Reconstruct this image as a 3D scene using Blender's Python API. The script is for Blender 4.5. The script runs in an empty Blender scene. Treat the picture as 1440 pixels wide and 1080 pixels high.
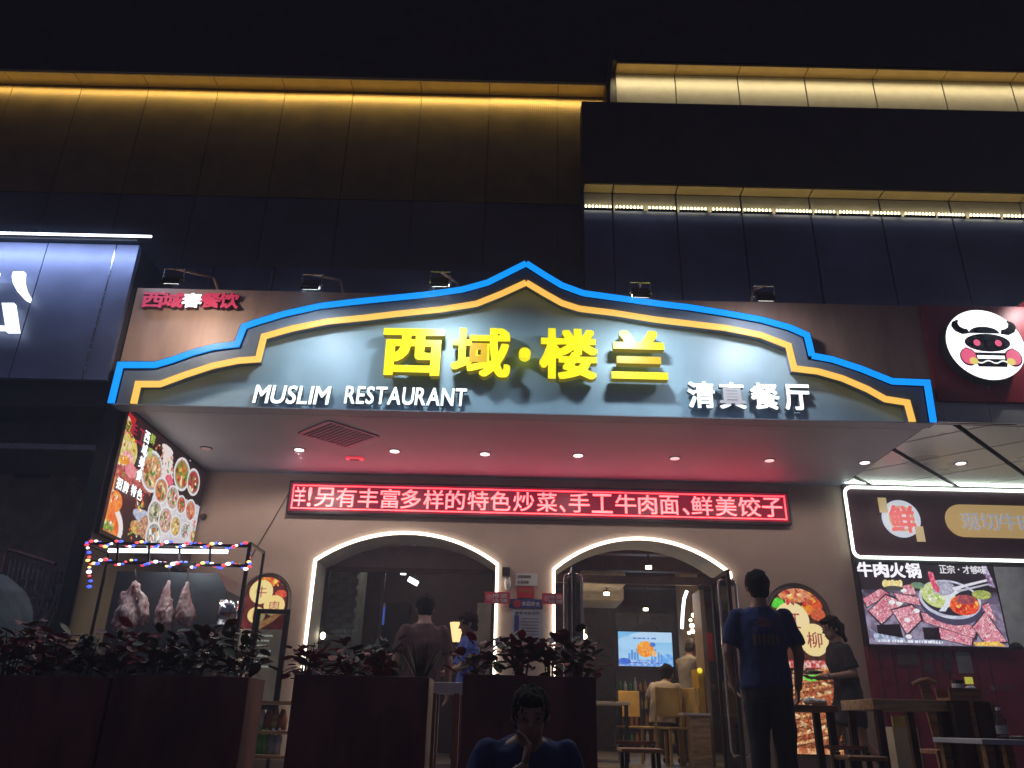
import bpy, bmesh, math, random
import numpy as np
from mathutils import Vector, Matrix, noise as mnoise
random.seed(7); np.random.seed(7)
S = bpy.context.scene
COL = S.collection
# ------------------------------------------------------------------ camera
FPX = 1110.0
PITCH = math.atan(FPX/2590.0); ROLL = math.atan(60/2590.0); EYE = 1.6
_c, _s = math.cos(PITCH), math.sin(PITCH)
CF = Vector((0, _c, _s)); _U0 = Vector((0, -_s, _c)); _R0 = Vector((1, 0, 0))
CR = math.cos(ROLL)*_R0 + math.sin(ROLL)*_U0
CU = -math.sin(ROLL)*_R0 + math.cos(ROLL)*_U0
cd = bpy.data.cameras.new('camera'); cam = bpy.data.objects.new('camera', cd); COL.objects.link(cam)
cd.sensor_width = 36; cd.lens = 36*FPX/1440.0; cd.clip_start = .05; cd.clip_end = 500
cam.matrix_world = Matrix(((CR.x, CU.x, -CF.x, 0), (CR.y, CU.y, -CF.y, 0), (CR.z, CU.z, -CF.z, EYE), (0, 0, 0, 1)))
S.camera = cam
# ------------------------------------------------------------------ world and exposure (night)
W = bpy.data.worlds.new("World"); S.world = W; W.use_nodes = True
_n = W.node_tree.nodes; _bg = _n['Background']
_sky = _n.new('ShaderNodeTexSky'); _sky.sky_type = 'NISHITA'; _sky.sun_disc = False
_sky.sun_elevation = math.radians(-4); _sky.sun_rotation = math.radians(160)
_add = _n.new('ShaderNodeMix'); _add.data_type = 'RGBA'; _add.blend_type = 'ADD'; _add.inputs[0].default_value = 1
_add.inputs[7].default_value = (.36, .32, .56, 1)   # glow of the city under the night sky
W.node_tree.links.new(_sky.outputs[0], _add.inputs[6]); W.node_tree.links.new(_add.outputs[2], _bg.inputs[0]); _bg.inputs[1].default_value = 0.10
_sl = bpy.data.lights.new('moon', 'SUN'); _sl.energy = 0.012; _sl.angle = math.radians(10); _sl.color = (.65, .7, 1)
_so = bpy.data.objects.new('moon', _sl); COL.objects.link(_so); _so.rotation_euler = (math.radians(50), 0, math.radians(-20))
S.view_settings.view_transform = 'Standard'; S.view_settings.look = 'None'
S.view_settings.exposure = 0; S.view_settings.gamma = 1
try: S.view_settings.use_curve_mapping = False
except Exception: pass
S.render.engine = 'CYCLES'
S.cycles.use_denoising = True
try: S.cycles.denoiser = 'OPENIMAGEDENOISE'
except Exception: pass
S.cycles.max_bounces = 6; S.cycles.diffuse_bounces = 3; S.cycles.glossy_bounces = 3; S.cycles.transparent_max_bounces = 10
S.cycles.sample_clamp_indirect = 4; S.cycles.caustics_reflective = False; S.cycles.caustics_refractive = False
# ------------------------------------------------------------------ measuring helpers
def ray(px, py):
    return CF + CR*((px-720)/FPX) + CU*((540-py)/FPX)
def at(px, py, Y):
    d = ray(px, py); k = Y/d.y
    return Vector((d.x*k, Y, EYE+d.z*k))
def atz(px, py, Z):
    d = ray(px, py); k = (Z-EYE)/d.z
    return Vector((d.x*k, d.y*k, Z))
def atx(px, py, X):
    d = ray(px, py); k = X/d.x
    return Vector((X, d.y*k, EYE+d.z*k))
def lin(c):
    c = [x/255.0 for x in c]
    return tuple(x/12.92 if x <= .04045 else ((x+.055)/1.055)**2.4 for x in c)
ZP = 1.02     # restaurant terrace above the street
ZI = 1.14     # floor indoors
ZC = 4.595    # soffit
YF = 7.75     # front face of the canopy
YW = 10.2     # restaurant wall
XL, XR = -4.1, 4.42
# ------------------------------------------------------------------ materials
def mat(name, col, rough=.6, metal=0, var=.12, scale=6, bump=.0, bscale=60, spec=.5, col2=None, stretch=None, alpha=None):
    m = bpy.data.materials.new(name); m.use_nodes = True
    nt = m.node_tree; n = nt.nodes; l = nt.links; b = n['Principled BSDF']
    b.inputs['Roughness'].default_value = rough; b.inputs['Metallic'].default_value = metal
    b.inputs['Specular IOR Level'].default_value = spec
    tc = n.new('ShaderNodeTexCoord'); mp = n.new('ShaderNodeMapping'); l.new(tc.outputs['Object'], mp.inputs[0])
    if stretch: mp.inputs['Scale'].default_value = stretch
    ns = n.new('ShaderNodeTexNoise'); ns.inputs['Scale'].default_value = scale; ns.inputs['Detail'].default_value = 6
    l.new(mp.outputs[0], ns.inputs['Vector'])
    cr = n.new('ShaderNodeValToRGB'); l.new(ns.outputs['Fac'], cr.inputs[0])
    c2 = col2 or tuple(min(1, x*(1+var*1.6)) for x in col)
    c1 = col if col2 else tuple(x*(1-var*1.6) for x in col)
    cr.color_ramp.elements[0].position = .3; cr.color_ramp.elements[1].position = .7
    cr.color_ramp.elements[0].color = (*c1, 1); cr.color_ramp.elements[1].color = (*c2, 1)
    l.new(cr.outputs[0], b.inputs['Base Color'])
    rr = n.new('ShaderNodeMapRange'); rr.inputs['To Min'].default_value = max(.02, rough-.08); rr.inputs['To Max'].default_value = min(1, rough+.1)
    l.new(ns.outputs['Fac'], rr.inputs[0]); l.new(rr.outputs[0], b.inputs['Roughness'])
    if bump:
        n2 = n.new('ShaderNodeTexNoise'); n2.inputs['Scale'].default_value = bscale; n2.inputs['Detail'].default_value = 4
        l.new(mp.outputs[0], n2.inputs['Vector'])
        bp = n.new('ShaderNodeBump'); bp.inputs['Strength'].default_value = bump; bp.inputs['Distance'].default_value = .01
        l.new(n2.outputs['Fac'], bp.inputs['Height']); l.new(bp.outputs[0], b.inputs['Normal'])
    return m
def emis(name, col, strength=1.0, body=(.5, .5, .5)):
    m = bpy.data.materials.new(name); m.use_nodes = True
    b = m.node_tree.nodes['Principled BSDF']; b.inputs['Base Color'].default_value = (*body, 1)
    b.inputs['Emission Color'].default_value = (*col, 1); b.inputs['Emission Strength'].default_value = strength
    b.inputs['Roughness'].default_value = .4
    return m
def glass(name, tint=(.9, .95, .95), rough=.02, k=.12):
    m = bpy.data.materials.new(name); m.use_nodes = True
    nt = m.node_tree; n = nt.nodes; l = nt.links; n.clear()
    o = n.new('ShaderNodeOutputMaterial'); t = n.new('ShaderNodeBsdfTransparent'); g = n.new('ShaderNodeBsdfGlossy')
    t.inputs[0].default_value = (*tint, 1); g.inputs['Roughness'].default_value = rough
    lw = n.new('ShaderNodeLayerWeight'); lw.inputs[0].default_value = k
    mx = n.new('ShaderNodeMixShader'); l.new(lw.outputs['Fresnel'], mx.inputs[0]); l.new(t.outputs[0], mx.inputs[1]); l.new(g.outputs[0], mx.inputs[2])
    l.new(mx.outputs[0], o.inputs[0]); return m
def printed(name, strength=1.0, rough=.35):
    """flat print or screen: colour attribute 'ink', lit from behind by `strength`"""
    m = bpy.data.materials.new(name); m.use_nodes = True
    nt = m.node_tree; b = nt.nodes['Principled BSDF']; a = nt.nodes.new('ShaderNodeVertexColor'); a.layer_name = 'ink'
    b.inputs['Base Color'].default_value = (.03, .03, .03, 1); nt.links.new(a.outputs[0], b.inputs['Emission Color'])
    b.inputs['Emission Strength'].default_value = strength; b.inputs['Roughness'].default_value = rough
    return m
M = {}
def perf(name, col, rough=.45, metal=.3):
    m = mat(name, col, rough, metal, var=.15, scale=3)
    nt = m.node_tree; n = nt.nodes; l = nt.links; b = n['Principled BSDF']
    tc = n.new('ShaderNodeTexCoord'); v = n.new('ShaderNodeTexVoronoi'); v.inputs['Scale'].default_value = 34; v.inputs['Randomness'].default_value = 0
    l.new(tc.outputs['Object'], v.inputs['Vector'])
    r = n.new('ShaderNodeValToRGB'); r.color_ramp.elements[0].position = .32; r.color_ramp.elements[1].position = .4
    r.color_ramp.elements[0].color = (.55, .55, .55, 1); l.new(v.outputs['Distance'], r.inputs[0])
    src = b.inputs['Base Color'].links[0].from_socket
    mx = n.new('ShaderNodeMix'); mx.data_type = 'RGBA'; mx.blend_type = 'MULTIPLY'; mx.inputs[0].default_value = 1
    l.new(src, mx.inputs[6]); l.new(r.outputs[0], mx.inputs[7]); l.new(mx.outputs[2], b.inputs['Base Color'])
    return m
def mk():
    M['street'] = mat('street_asphalt', (.05, .05, .05), .7, bump=.3)
    M['terrace'] = mat('terrace_stone', (.16, .15, .14), .35, bump=.1, scale=2)
    M['floor'] = mat('indoor_floor', (.22, .2, .18), .3, scale=1.5)
    M['stucco'] = mat('beige_stucco', (.5, .385, .32), .75, var=.12, scale=1.1, bump=.35, bscale=60)
    M['soffit'] = mat('soffit_paint', (.29, .33, .42), .55, var=.09, scale=.9, bump=.08, bscale=5)
    M['reveal'] = mat('reveal_paint', (.45, .45, .42), .6, var=.06)
    M['copper'] = mat('brown_cladding', (.42, .27, .21), .5, .1, var=.1, scale=2.5, bump=.12, stretch=(3, 1, .6))
    M['signface'] = mat('sign_blue_grey', (.36, .54, .66), .45, .0, var=.1, scale=1.6, bump=.06)
    M['signring'] = mat('sign_ring', (.18, .23, .30), .4, .0, var=.1, scale=3)
    M['trim'] = mat('sign_trim_dark', (.04, .05, .08), .4)
    M['darkwall'] = mat('dark_slate_cladding', (.085, .085, .17), .38, .3, var=.25, scale=1.5)
    M['wallshade'] = mat('brown_navy_shade_tone', (.075, .066, .095), .45, .2, var=.2, scale=1.2)  # darker tone painted in for the wall beyond the cove light
    M['darkwall2'] = mat('dark_grey_cladding', (.13, .15, .26), .42, .3, var=.22, scale=1.1)
    M['fascia'] = mat('black_brown_fascia', (.045, .038, .03), .5, .2, var=.2)
    M['perf'] = perf('perforated_bronze', (.15, .092, .03))
    M['perfdark'] = perf('perforated_dark_bronze', (.07, .055, .045))
    M['ivory'] = mat('ivory_panel', (.5, .45, .34), .5, .1, var=.06)
    M['gold'] = mat('gold_soffit', (.45, .32, .13), .4, .2, var=.06)
    M['steel'] = mat('brushed_steel', (.45, .45, .45), .25, 1, scale=20)
    M['chrome'] = mat('chrome', (.75, .72, .68), .12, 1, var=.05)
    M['black'] = mat('black_metal', (.02, .02, .022), .4, .2)
    M['blackmat'] = mat('matt_black', (.012, .012, .014), .8)
    M['wood'] = mat('brown_wood', (.3, .15, .07), .5, scale=4, stretch=(1, 8, 8), var=.3)
    M['palewood'] = mat('pale_wood', (.45, .3, .16), .5, scale=4, stretch=(1, 8, 8), var=.25)
    M['darkwood'] = mat('dark_wood', (.07, .035, .022), .5, var=.3)
    M['planter'] = mat('planter_maroon', (.18, .055, .047), .45, var=.35, scale=5, bump=.2, stretch=(1, 1, .35))
    M['soil'] = mat('soil', (.03, .02, .015), .9, bump=.5)
    M['maroon'] = mat('maroon_panel', (.30, .02, .06), .3, var=.15)
    M['maroon2'] = mat('maroon_sign_ground', (.07, .028, .04), .45, var=.1)
    M['red'] = mat('red_panel', (.5, .03, .07), .45, var=.08)
    M['redpaint'] = mat('red_print', (.5, .03, .04), .4)
    M['bluepaint'] = mat('blue_print', (.03, .05, .22), .4)
    M['white'] = mat('white_paper', (.6, .6, .6), .6, var=.05)
    M['eyewhite'] = mat('eye_white', (.16, .13, .12), .5)
    M['whiteplastic'] = mat('white_plastic', (.75, .74, .7), .4, var=.05)
    M['greypaper'] = mat('grey_paper', (.3, .32, .33), .6)
    M['yellowpaint'] = mat('yellow_paint', (.6, .38, .03), .45)
    M['yellowchair'] = mat('mustard_chair', (.55, .38, .12), .5)
    M['dkcloth'] = mat('grey_blue_cover', (.06, .08, .1), .8, bump=.5, bscale=30)
    M['brick'] = mat('grey_brick', (.2, .21, .21), .8, bump=.5, var=.25)
    M['skin'] = mat('skin', (.36, .2, .14), .5, var=.08)
    M['hair'] = mat('black_hair', (.010, .008, .008), .75, bump=.6, bscale=120, spec=.15)
    M['tblue'] = mat('blue_tshirt', (.012, .028, .13), .85, bump=.2)
    M['tprint'] = mat('faded_red_print', (.14, .05, .08), .8)
    M['tprint2'] = mat('faded_ochre_print', (.13, .09, .06), .8)
    M['tbrown'] = mat('brown_pink_tshirt', (.075, .026, .026), .85, bump=.2)
    M['tlight'] = mat('light_blue_shirt', (.06, .14, .6), .8, bump=.2)
    M['tgrey'] = mat('grey_shirt', (.2, .19, .18), .85, bump=.2)
    M['tcream'] = mat('cream_shirt', (.5, .44, .36), .85, bump=.2)
    M['tred'] = mat('crimson_shirt', (.3, .02, .04), .8)
    M['dress'] = mat('charcoal_dress', (.02, .018, .02), .85, bump=.2)
    M['trousers'] = mat('black_trousers', (.012, .012, .016), .85)
    M['meat'] = mat('raw_meat', (.2, .022, .028), .35, scale=13, col2=(.72, .55, .5), bump=.8, bscale=26, stretch=(1.6, 1.6, .55))
    M['leafg'] = mat('dark_green_leaf', (.11, .12, .07), .6, var=.4, scale=12)
    M['leafr'] = mat('dark_red_leaf', (.42, .06, .07), .6, var=.4, scale=12)
    M['leafp'] = mat('purple_green_leaf', (.2, .075, .08), .6, var=.4, scale=12)
    M['leafo'] = mat('orange_leaf', (.3, .1, .02), .4, var=.3, scale=12)
    M['stem'] = mat('stem_green', (.08, .07, .04), .6)
    M['ceil'] = mat('indoor_ceiling', (.3, .28, .25), .7)
    M['ceilp'] = mat('indoor_ceiling_panel', (.6, .57, .5), .6)
    M['indwall'] = mat('indoor_wall', (.5, .34, .2), .7)
    M['indgrey'] = mat('indoor_grey_panel', (.4, .38, .37), .6)
    M['tileR'] = mat('grey_ceiling_panel', (.55, .57, .56), .28, .25, var=.05, scale=1.5)
    M['glass'] = glass('clear_glass')
    M['glassd'] = glass('smoked_glass', (.55, .58, .6), .04, .2)
    M['neonw'] = emis('white_neon', (1, .93, .76), 5)
    M['neonw2'] = emis('cool_white_neon', (.86, 1, .86), 3)
    M['tubew'] = emis('cool_white_tube', (.85, .93, 1), 4)
    M['blue'] = emis('blue_neon', (.002, .30, 1.0), 1.15, (.0, .1, .35))
    M['blueB'] = M['blue']
    M['yel'] = emis('amber_neon', (1.0, .56, .10), 1.05, (.4, .2, .05))
    M['lyel'] = emis('yellow_letter_face', (1.0, .88, .012), .95, (.5, .4, .0))
    M['lyeld'] = emis('dim_yellow_letter_face', (.7, .42, .01), .9, (.3, .18, .0))
    M['lside'] = emis('yellow_letter_side', (.2, .15, .0), .5, (.35, .28, .02))
    M['lwhite'] = emis('white_letter_face', (.9, 1, 1), 1.6)
    M['lwhited'] = emis('dead_white_letter_face', (.3, .32, .42), .6)
    M['lwside'] = mat('white_letter_side', (.3, .33, .36), .5)
    M['lpink'] = emis('red_letter_face', (.5, .02, .07), .55, (.5, .05, .1))
    M['lpside'] = mat('red_letter_side', (.12, .02, .03), .5)
    M['ledtext'] = emis('led_matrix_lit', (6.5, .42, .46), 1.0)
    M['ledback'] = emis('led_matrix_dark', (.20, .002, .018), 1.0, (.05, .0, .01))
    M['ledline'] = emis('led_matrix_border', (6, .16, .22), 1)
    M['down'] = emis('downlight_lens', (1, .9, .86), 2.2)
    M['downdim'] = emis('dim_downlight_lens', (1, .82, .8), .75)
    M['downoff'] = mat('unlit_downlight_lens', (.55, .42, .4), .4)
    M['flood'] = emis('floodlight_lens', (1, .97, .9), 8)
    M['warmdot'] = emis('warm_led_dot', (1, .9, .55), 6)
    M['bulb'] = emis('warm_bulb', (1, .85, .6), 7)
    M['bR'] = emis('red_bulb', (1, .04, .06), 1.4); M['bB'] = emis('blue_bulb', (.05, .12, 1), 1.4)
    M['bW'] = emis('white_bulb', (1, .95, .9), 3); M['bY'] = emis('yellow_bulb', (1, .75, .2), 2)
    M['redlamp'] = emis('red_lamp', (.9, .02, .05), .9)
mk()
# ------------------------------------------------------------------ object helpers
def tag(o, label=None, cat=None, group=None, kind=None):
    if label: o['label'] = label
    if cat: o['category'] = cat
    if group: o['group'] = group
    if kind: o['kind'] = kind
    return o
def thing(name, label, cat, loc=(0, 0, 0), rz=0, group=None, kind=None):
    o = bpy.data.objects.new(name, None); COL.objects.link(o); o.location = loc; o.rotation_euler = (0, 0, rz)
    o.empty_display_size = .1
    return tag(o, label, cat, group, kind)
def link(name, me, m=None, parent=None, loc=(0, 0, 0), rot=(0, 0, 0), local=False, kind=None, label=None):
    """link a mesh; coordinates are world coordinates unless local is set"""
    o = bpy.data.objects.new(name, me); COL.objects.link(o)
    if m is not None and len(me.materials) == 0: me.materials.append(m)
    o.location = loc; o.rotation_euler = rot
    if parent is not None:
        o.parent = parent
        if not local:
            p = parent; mw = Matrix.Identity(4); chain = []
            while p is not None: chain.append(p); p = p.parent
            for q in reversed(chain): mw = mw @ q.matrix_parent_inverse @ (Matrix.Translation(q.location) @ q.rotation_euler.to_matrix().to_4x4())
            o.matrix_parent_inverse = mw.inverted()
    if kind: o['kind'] = kind
    if label: o['label'] = label
    return o
class MB:
    def __init__(s): s.v = []; s.f = []; s.mi = []; s.cur = 0
    def add(s, vs, fs):
        b = len(s.v); s.v += [tuple(v) for v in vs]; s.f += [tuple(b+i for i in f) for f in fs]; s.mi += [s.cur]*len(fs); return s
    def box(s, x0, x1, y0, y1, z0, z1, M4=None):
        vs = [Vector((x, y, z)) for z in (z0, z1) for y in (y0, y1) for x in (x0, x1)]
        if M4 is not None: vs = [M4 @ v for v in vs]
        return s.add(vs, [(0, 2, 3, 1), (4, 5, 7, 6), (0, 1, 5, 4), (2, 6, 7, 3), (0, 4, 6, 2), (1, 3, 7, 5)])
    def bar(s, a, b, w, h=None, up=(0, 0, 1)):
        a = Vector(a); b = Vector(b); d = (b-a); L = d.length; d.normalize(); h = h or w
        u = Vector(up)
        if abs(d.dot(u)) > .98: u = Vector((1, 0, 0))
        x = d.cross(u).normalized(); y = x.cross(d)
        vs = []
        for p in (a, b):
            for i, j in ((-1, -1), (1, -1), (1, 1), (-1, 1)): vs.append(p+x*i*w/2+y*j*h/2)
        return s.add(vs, [(0, 1, 2, 3), (7, 6, 5, 4), (0, 4, 5, 1), (1, 5, 6, 2), (2, 6, 7, 3), (3, 7, 4, 0)])
    def tube(s, pts, r, n=8, closed=False, caps=True):
        pts = [Vector(p) for p in pts]; N = len(pts); rings = []; pu = None
        rs = r if isinstance(r, (list, tuple)) else [r]*N
        for i, p in enumerate(pts):
            if closed: d = pts[(i+1) % N]-pts[i-1]
            else: d = pts[min(i+1, N-1)]-pts[max(i-1, 0)]
            d.normalize()
            if pu is None:
                u = Vector((0, 0, 1)) if abs(d.z) < .9 else Vector((1, 0, 0))
            else: u = pu
            x = d.cross(u)
            if x.length < 1e-5: x = d.orthogonal()
            x.normalize(); y = x.cross(d).normalized(); pu = y
            rings.append([p+(x*math.cos(2*math.pi*k/n)+y*math.sin(2*math.pi*k/n))*rs[i] for k in range(n)])
        vs = [v for R in rings for v in R]; fs = []
        for i in range(N if closed else N-1):
            j = (i+1) % N
            for k in range(n): fs.append((i*n+k, j*n+k, j*n+(k+1) % n, i*n+(k+1) % n))
        if caps and not closed: fs.append(tuple(range(n))); fs.append(tuple((N-1)*n+k for k in reversed(range(n))))
        return s.add(vs, fs)
    def lathe(s, prof, c=(0, 0, 0), n=16, M4=None):
        vs = []; fs = []; c = Vector(c)
        for r, z in prof:
            for k in range(n):
                v = Vector((r*math.cos(2*math.pi*k/n), r*math.sin(2*math.pi*k/n), z))
                if M4 is not None: v = M4 @ v
                vs.append(v+c)
        for i in range(len(prof)-1):
            for k in range(n): fs.append((i*n+k, i*n+(k+1) % n, (i+1)*n+(k+1) % n, (i+1)*n+k))
        fs.append(tuple(reversed(range(n)))); fs.append(tuple((len(prof)-1)*n+k for k in range(n)))
        return s.add(vs, fs)
    def prism(s, pts, y0, y1):
        """pts = list of (x,z) counter-clockwise seen from -Y; extruded y0..y1 (convex or star polygons)"""
        n = len(pts)
        return s.add([(x, y0, z) for x, z in pts]+[(x, y1, z) for x, z in pts],
                     [tuple(range(n)), tuple(range(2*n-1, n-1, -1))]+[(i, i+n, (i+1) % n+n, (i+1) % n) for i in range(n)])
    def ball(s, c, r, n=8, m=5, sc=(1, 1, 1)):
        prof = [(max(.001, math.sin(math.pi*i/m))*r, -math.cos(math.pi*i/m)*r) for i in range(m+1)]
        return s.lathe(prof, c, n, Matrix.Diagonal((*sc, 1)))
    def mesh(s, name, mats=None, smooth=False):
        me = bpy.data.meshes.new(name); me.from_pydata(s.v, [], s.f)
        if mats:
            for q in mats: me.materials.append(q)
            me.polygons.foreach_set('material_index', s.mi)
        if smooth: me.polygons.foreach_set('use_smooth', [True]*len(me.polygons))
        me.validate(); me.update(); return me
    def build(s, name, m, parent=None, bevel=0, smooth=False, fixn=False, **k):
        mats = m if isinstance(m, (list, tuple)) else [m]
        me = s.mesh(name, mats, smooth)
        if fixn or bevel:
            bm = bmesh.new(); bm.from_mesh(me); bmesh.ops.recalc_face_normals(bm, faces=bm.faces)
            if bevel: bmesh.ops.bevel(bm, geom=bm.edges[:], offset=bevel, segments=2, affect='EDGES', profile=.5)
            bm.to_mesh(me); bm.free()
        return link(name, me, None, parent, **k)
def light(kind, name, loc, energy, col=(1, 1, 1), size=.1, sizey=None, target=None, blend=.6, spot=90, parent=None):
    L = bpy.data.lights.new(name, kind); L.energy = energy; L.color = col
    if kind == 'AREA':
        L.shape = 'RECTANGLE' if sizey else 'DISK'; L.size = size
        if sizey: L.size_y = sizey
    elif kind == 'SPOT':
        L.spot_size = math.radians(spot); L.spot_blend = blend; L.shadow_soft_size = size
    else: L.shadow_soft_size = size
    o = bpy.data.objects.new(name, L); COL.objects.link(o); o.location = loc
    if target is not None:
        d = Vector(target)-Vector(loc); o.rotation_euler = d.to_track_quat('-Z', 'Y').to_euler()
    return o
# ------------------------------------------------------------------ lettering
_gc = {}
def glyph_mesh(ch, latin=False):
    c = bpy.data.curves.new('t', 'FONT'); c.body = ch; c.size = 1; c.resolution_u = 5
    o = bpy.data.objects.new('t', c); m = bpy.data.meshes.new_from_object(o)
    m.calc_loop_triangles(); V = np.array([v.co[:2] for v in m.vertices]); T = np.array([t.vertices[:] for t in m.loop_triangles])
    bpy.data.objects.remove(o); bpy.data.curves.remove(c); bpy.data.meshes.remove(m)
    return V, T
def glyph_loops(ch, bold, G=110):
    """outline of a glyph made bolder: raster, widen, trace, simplify; em units"""
    key = (ch, bold, G)
    if key in _gc: return _gc[key]
    V, T = glyph_mesh(ch); pad = 8
    lo = V.min(0); ox, oy = lo[0]*G-pad, lo[1]*G-pad
    P = V*G-np.array([ox, oy]); w = int(P[:, 0].max())+pad+2; h = int(P[:, 1].max())+pad+2
    SS = 2; img = np.zeros((h*SS, w*SS), bool); P = P*SS
    for t in T:
        a, b, c = P[t]; x0, x1 = int(min(a[0], b[0], c[0])), int(max(a[0], b[0], c[0]))+1; y0, y1 = int(min(a[1], b[1], c[1])), int(max(a[1], b[1], c[1]))+1
        X, Y = np.meshgrid(np.arange(x0, x1+1)+.5, np.arange(y0, y1+1)+.5)
        d1 = (b[0]-a[0])*(Y-a[1])-(b[1]-a[1])*(X-a[0]); d2 = (c[0]-b[0])*(Y-b[1])-(c[1]-b[1])*(X-b[0]); d3 = (a[0]-c[0])*(Y-c[1])-(a[1]-c[1])*(X-c[0])
        ins = ((d1 >= 0) & (d2 >= 0) & (d3 >= 0)) | ((d1 <= 0) & (d2 <= 0) & (d3 <= 0))
        img[y0:y1+1, x0:x1+1] |= ins
    k = int(round(bold*G*SS))
    if k > 0:
        o = img.copy()
        for dx in range(-k, k+1): o |= np.roll(img, dx, 1)
        p = o.copy()
        kk = max(1, int(k*.9))
        for dy in range(-kk, kk+1): p |= np.roll(o, dy, 0)
        img = p
    F = img.astype(float)
    for _ in range(2):
        F = (F+np.roll(F, 1, 0)+np.roll(F, -1, 0)+np.roll(F, 1, 1)+np.roll(F, -1, 1))/5
    F = F[:h*SS, :w*SS]; H_, W_ = F.shape
    nxt = {}
    B = F > .5
    code = B[:-1, :-1]*1+B[:-1, 1:]*2+B[1:, 1:]*4+B[1:, :-1]*8
    def ip(x0, y0, x1, y1):
        a, b = F[y0, x0], F[y1, x1]; t = (.5-a)/(b-a) if abs(b-a) > 1e-9 else .5
        return (x0+(x1-x0)*t, y0+(y1-y0)*t)
    E = {'b': lambda i, j: (ip(i, j, i+1, j), ('h', i, j)), 'r': lambda i, j: (ip(i+1, j, i+1, j+1), ('v', i+1, j)),
         't': lambda i, j: (ip(i, j+1, i+1, j+1), ('h', i, j+1)), 'l': lambda i, j: (ip(i, j, i, j+1), ('v', i, j))}
    SEG = {1: ['lb'], 2: ['br'], 3: ['lr'], 4: ['rt'], 5: ['lb', 'rt'], 6: ['bt'], 7: ['lt'], 8: ['tl'], 9: ['tb'], 10: ['br', 'tl'], 11: ['tr'], 12: ['rl'], 13: ['rb'], 14: ['bl']}
    pos = {}
    for j, i in zip(*np.nonzero((code > 0) & (code < 15))):
        for sg in SEG[int(code[j, i])]:
            (p0, k0), (p1, k1) = E[sg[0]](i, j), E[sg[1]](i, j)
            pos[k0] = p0; pos[k1] = p1; nxt[k0] = k1
    loops = []
    while nxt:
        k0 = next(iter(nxt)); L = [k0]; k = nxt.pop(k0)
        while k != k0 and k in nxt: L.append(k); k = nxt.pop(k)
        pts = np.array([pos[q] for q in L])
        if len(pts) < 6: continue
        def dp(a, b):
            if b-a < 2: return []
            p, q = pts[a], pts[b % len(pts)]; d = q-p; n = math.hypot(*d)
            seg = pts[a+1:b]
            dist = np.abs(d[0]*(seg[:, 1]-p[1])-d[1]*(seg[:, 0]-p[0]))/n if n > 1e-6 else np.hypot(*(seg-p).T)
            m = int(dist.argmax())
            if dist[m] < .55: return []
            m += a+1
            return dp(a, m)+[m]+dp(m, b)
        half = len(pts)//2
        idx = [0]+dp(0, half)+[half]+dp(half, len(pts))
        if len(idx) < 3: continue
        loops.append((pts[idx]/SS+np.array([ox, oy]))/G)
    _gc[key] = loops; return loops
def letter(ch, x0, x1, z0, z1, y, depth, face, side, parent, bold=.03, name='character', shear=0, dim=None, dimface=None, M4=None, fit=None):
    """one raised character filling the box, front face at y - depth"""
    loops = glyph_loops(ch, bold)
    allp = np.concatenate(loops); lo = allp.min(0); hi = allp.max(0)
    if fit is not None: lo, hi = fit
    cu = bpy.data.curves.new('t', 'CURVE'); cu.dimensions = '2D'; cu.fill_mode = 'BOTH'; cu.extrude = depth/2
    for L in loops:
        sp = cu.splines.new('POLY'); sp.points.add(len(L)-1); sp.use_cyclic_u = True
        for i, (x, z) in enumerate(L):
            u = (x-lo[0])/(hi[0]-lo[0]); v = (z-lo[1])/(hi[1]-lo[1])
            sp.points[i].co = (x0+(x1-x0)*u+shear*v*(z1-z0), z0+(z1-z0)*v, 0, 1)
    o = bpy.data.objects.new('t', cu); me = bpy.data.meshes.new_from_object(o); bpy.data.objects.remove(o); bpy.data.curves.remove(cu)
    me.name = name; me.materials.clear(); me.materials.append(face); me.materials.append(side)
    if dim is not None: me.materials.append(dimface)
    comp = None
    if dim == 'island':      # the separate stroke nearest the middle of the character is the failing one
        par = list(range(len(me.vertices)))
        def find(i):
            while par[i] != i: par[i] = par[par[i]]; i = par[i]
            return i
        for p in me.polygons:
            a = find(p.vertices[0])
            for q in p.vertices[1:]: par[find(q)] = a
        box = {}
        for v in me.vertices: box.setdefault(find(v.index), []).append(v.co)
        best = None
        for k_, L_ in box.items():
            w_ = max(c.x for c in L_)-min(c.x for c in L_); mx_ = sum(c.x for c in L_)/len(L_); mz_ = sum(c.y for c in L_)/len(L_)
            if w_ < .2*(x1-x0): continue
            d_ = abs((mx_-x0)/(x1-x0)-.48)+abs((mz_-z0)/(z1-z0)-.46)
            if best is None or d_ < best: best = d_; comp = k_
        if len(box) < 2: comp = None
    for p in me.polygons:
        n = p.normal; mi = 0 if n.z > .5 else 1
        if dim == 'island':
            p.material_index = 2 if mi == 0 and comp is not None and find(p.vertices[0]) == comp else mi; p.use_smooth = False; continue
        if mi == 0 and dim is not None:
            c = p.center; u = (c.x-x0)/(x1-x0); v = (c.y-z0)/(z1-z0)
            if dim(u, v): mi = 2
        p.material_index = mi; p.use_smooth = False
    R = Matrix(((1, 0, 0, 0), (0, 0, -1, y-depth/2), (0, 1, 0, 0), (0, 0, 0, 1)))
    me.transform(R if M4 is None else M4 @ R)
    return link(name, me, None, parent)
def flat_text(s, x0, x1, z0, z1, y, m, parent, bold=.02, name='character', gap=.12, M4=None):
    """a run of equally wide characters across the box"""
    n = len(s); w = (x1-x0)/(n+(n-1)*gap)
    for i, ch in enumerate(s):
        if ch == ' ': continue
        a = x0+i*w*(1+gap)
        if ch == '·':
            letter(ch, a+w*.4, a+w*.6, (z0+z1)/2-w*.1, (z0+z1)/2+w*.1, y, .002, m, m, parent, bold, name, M4=M4); continue
        letter(ch, a, a+w, z0, z1, y, .002, m, m, parent, bold, name, M4=M4)
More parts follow.
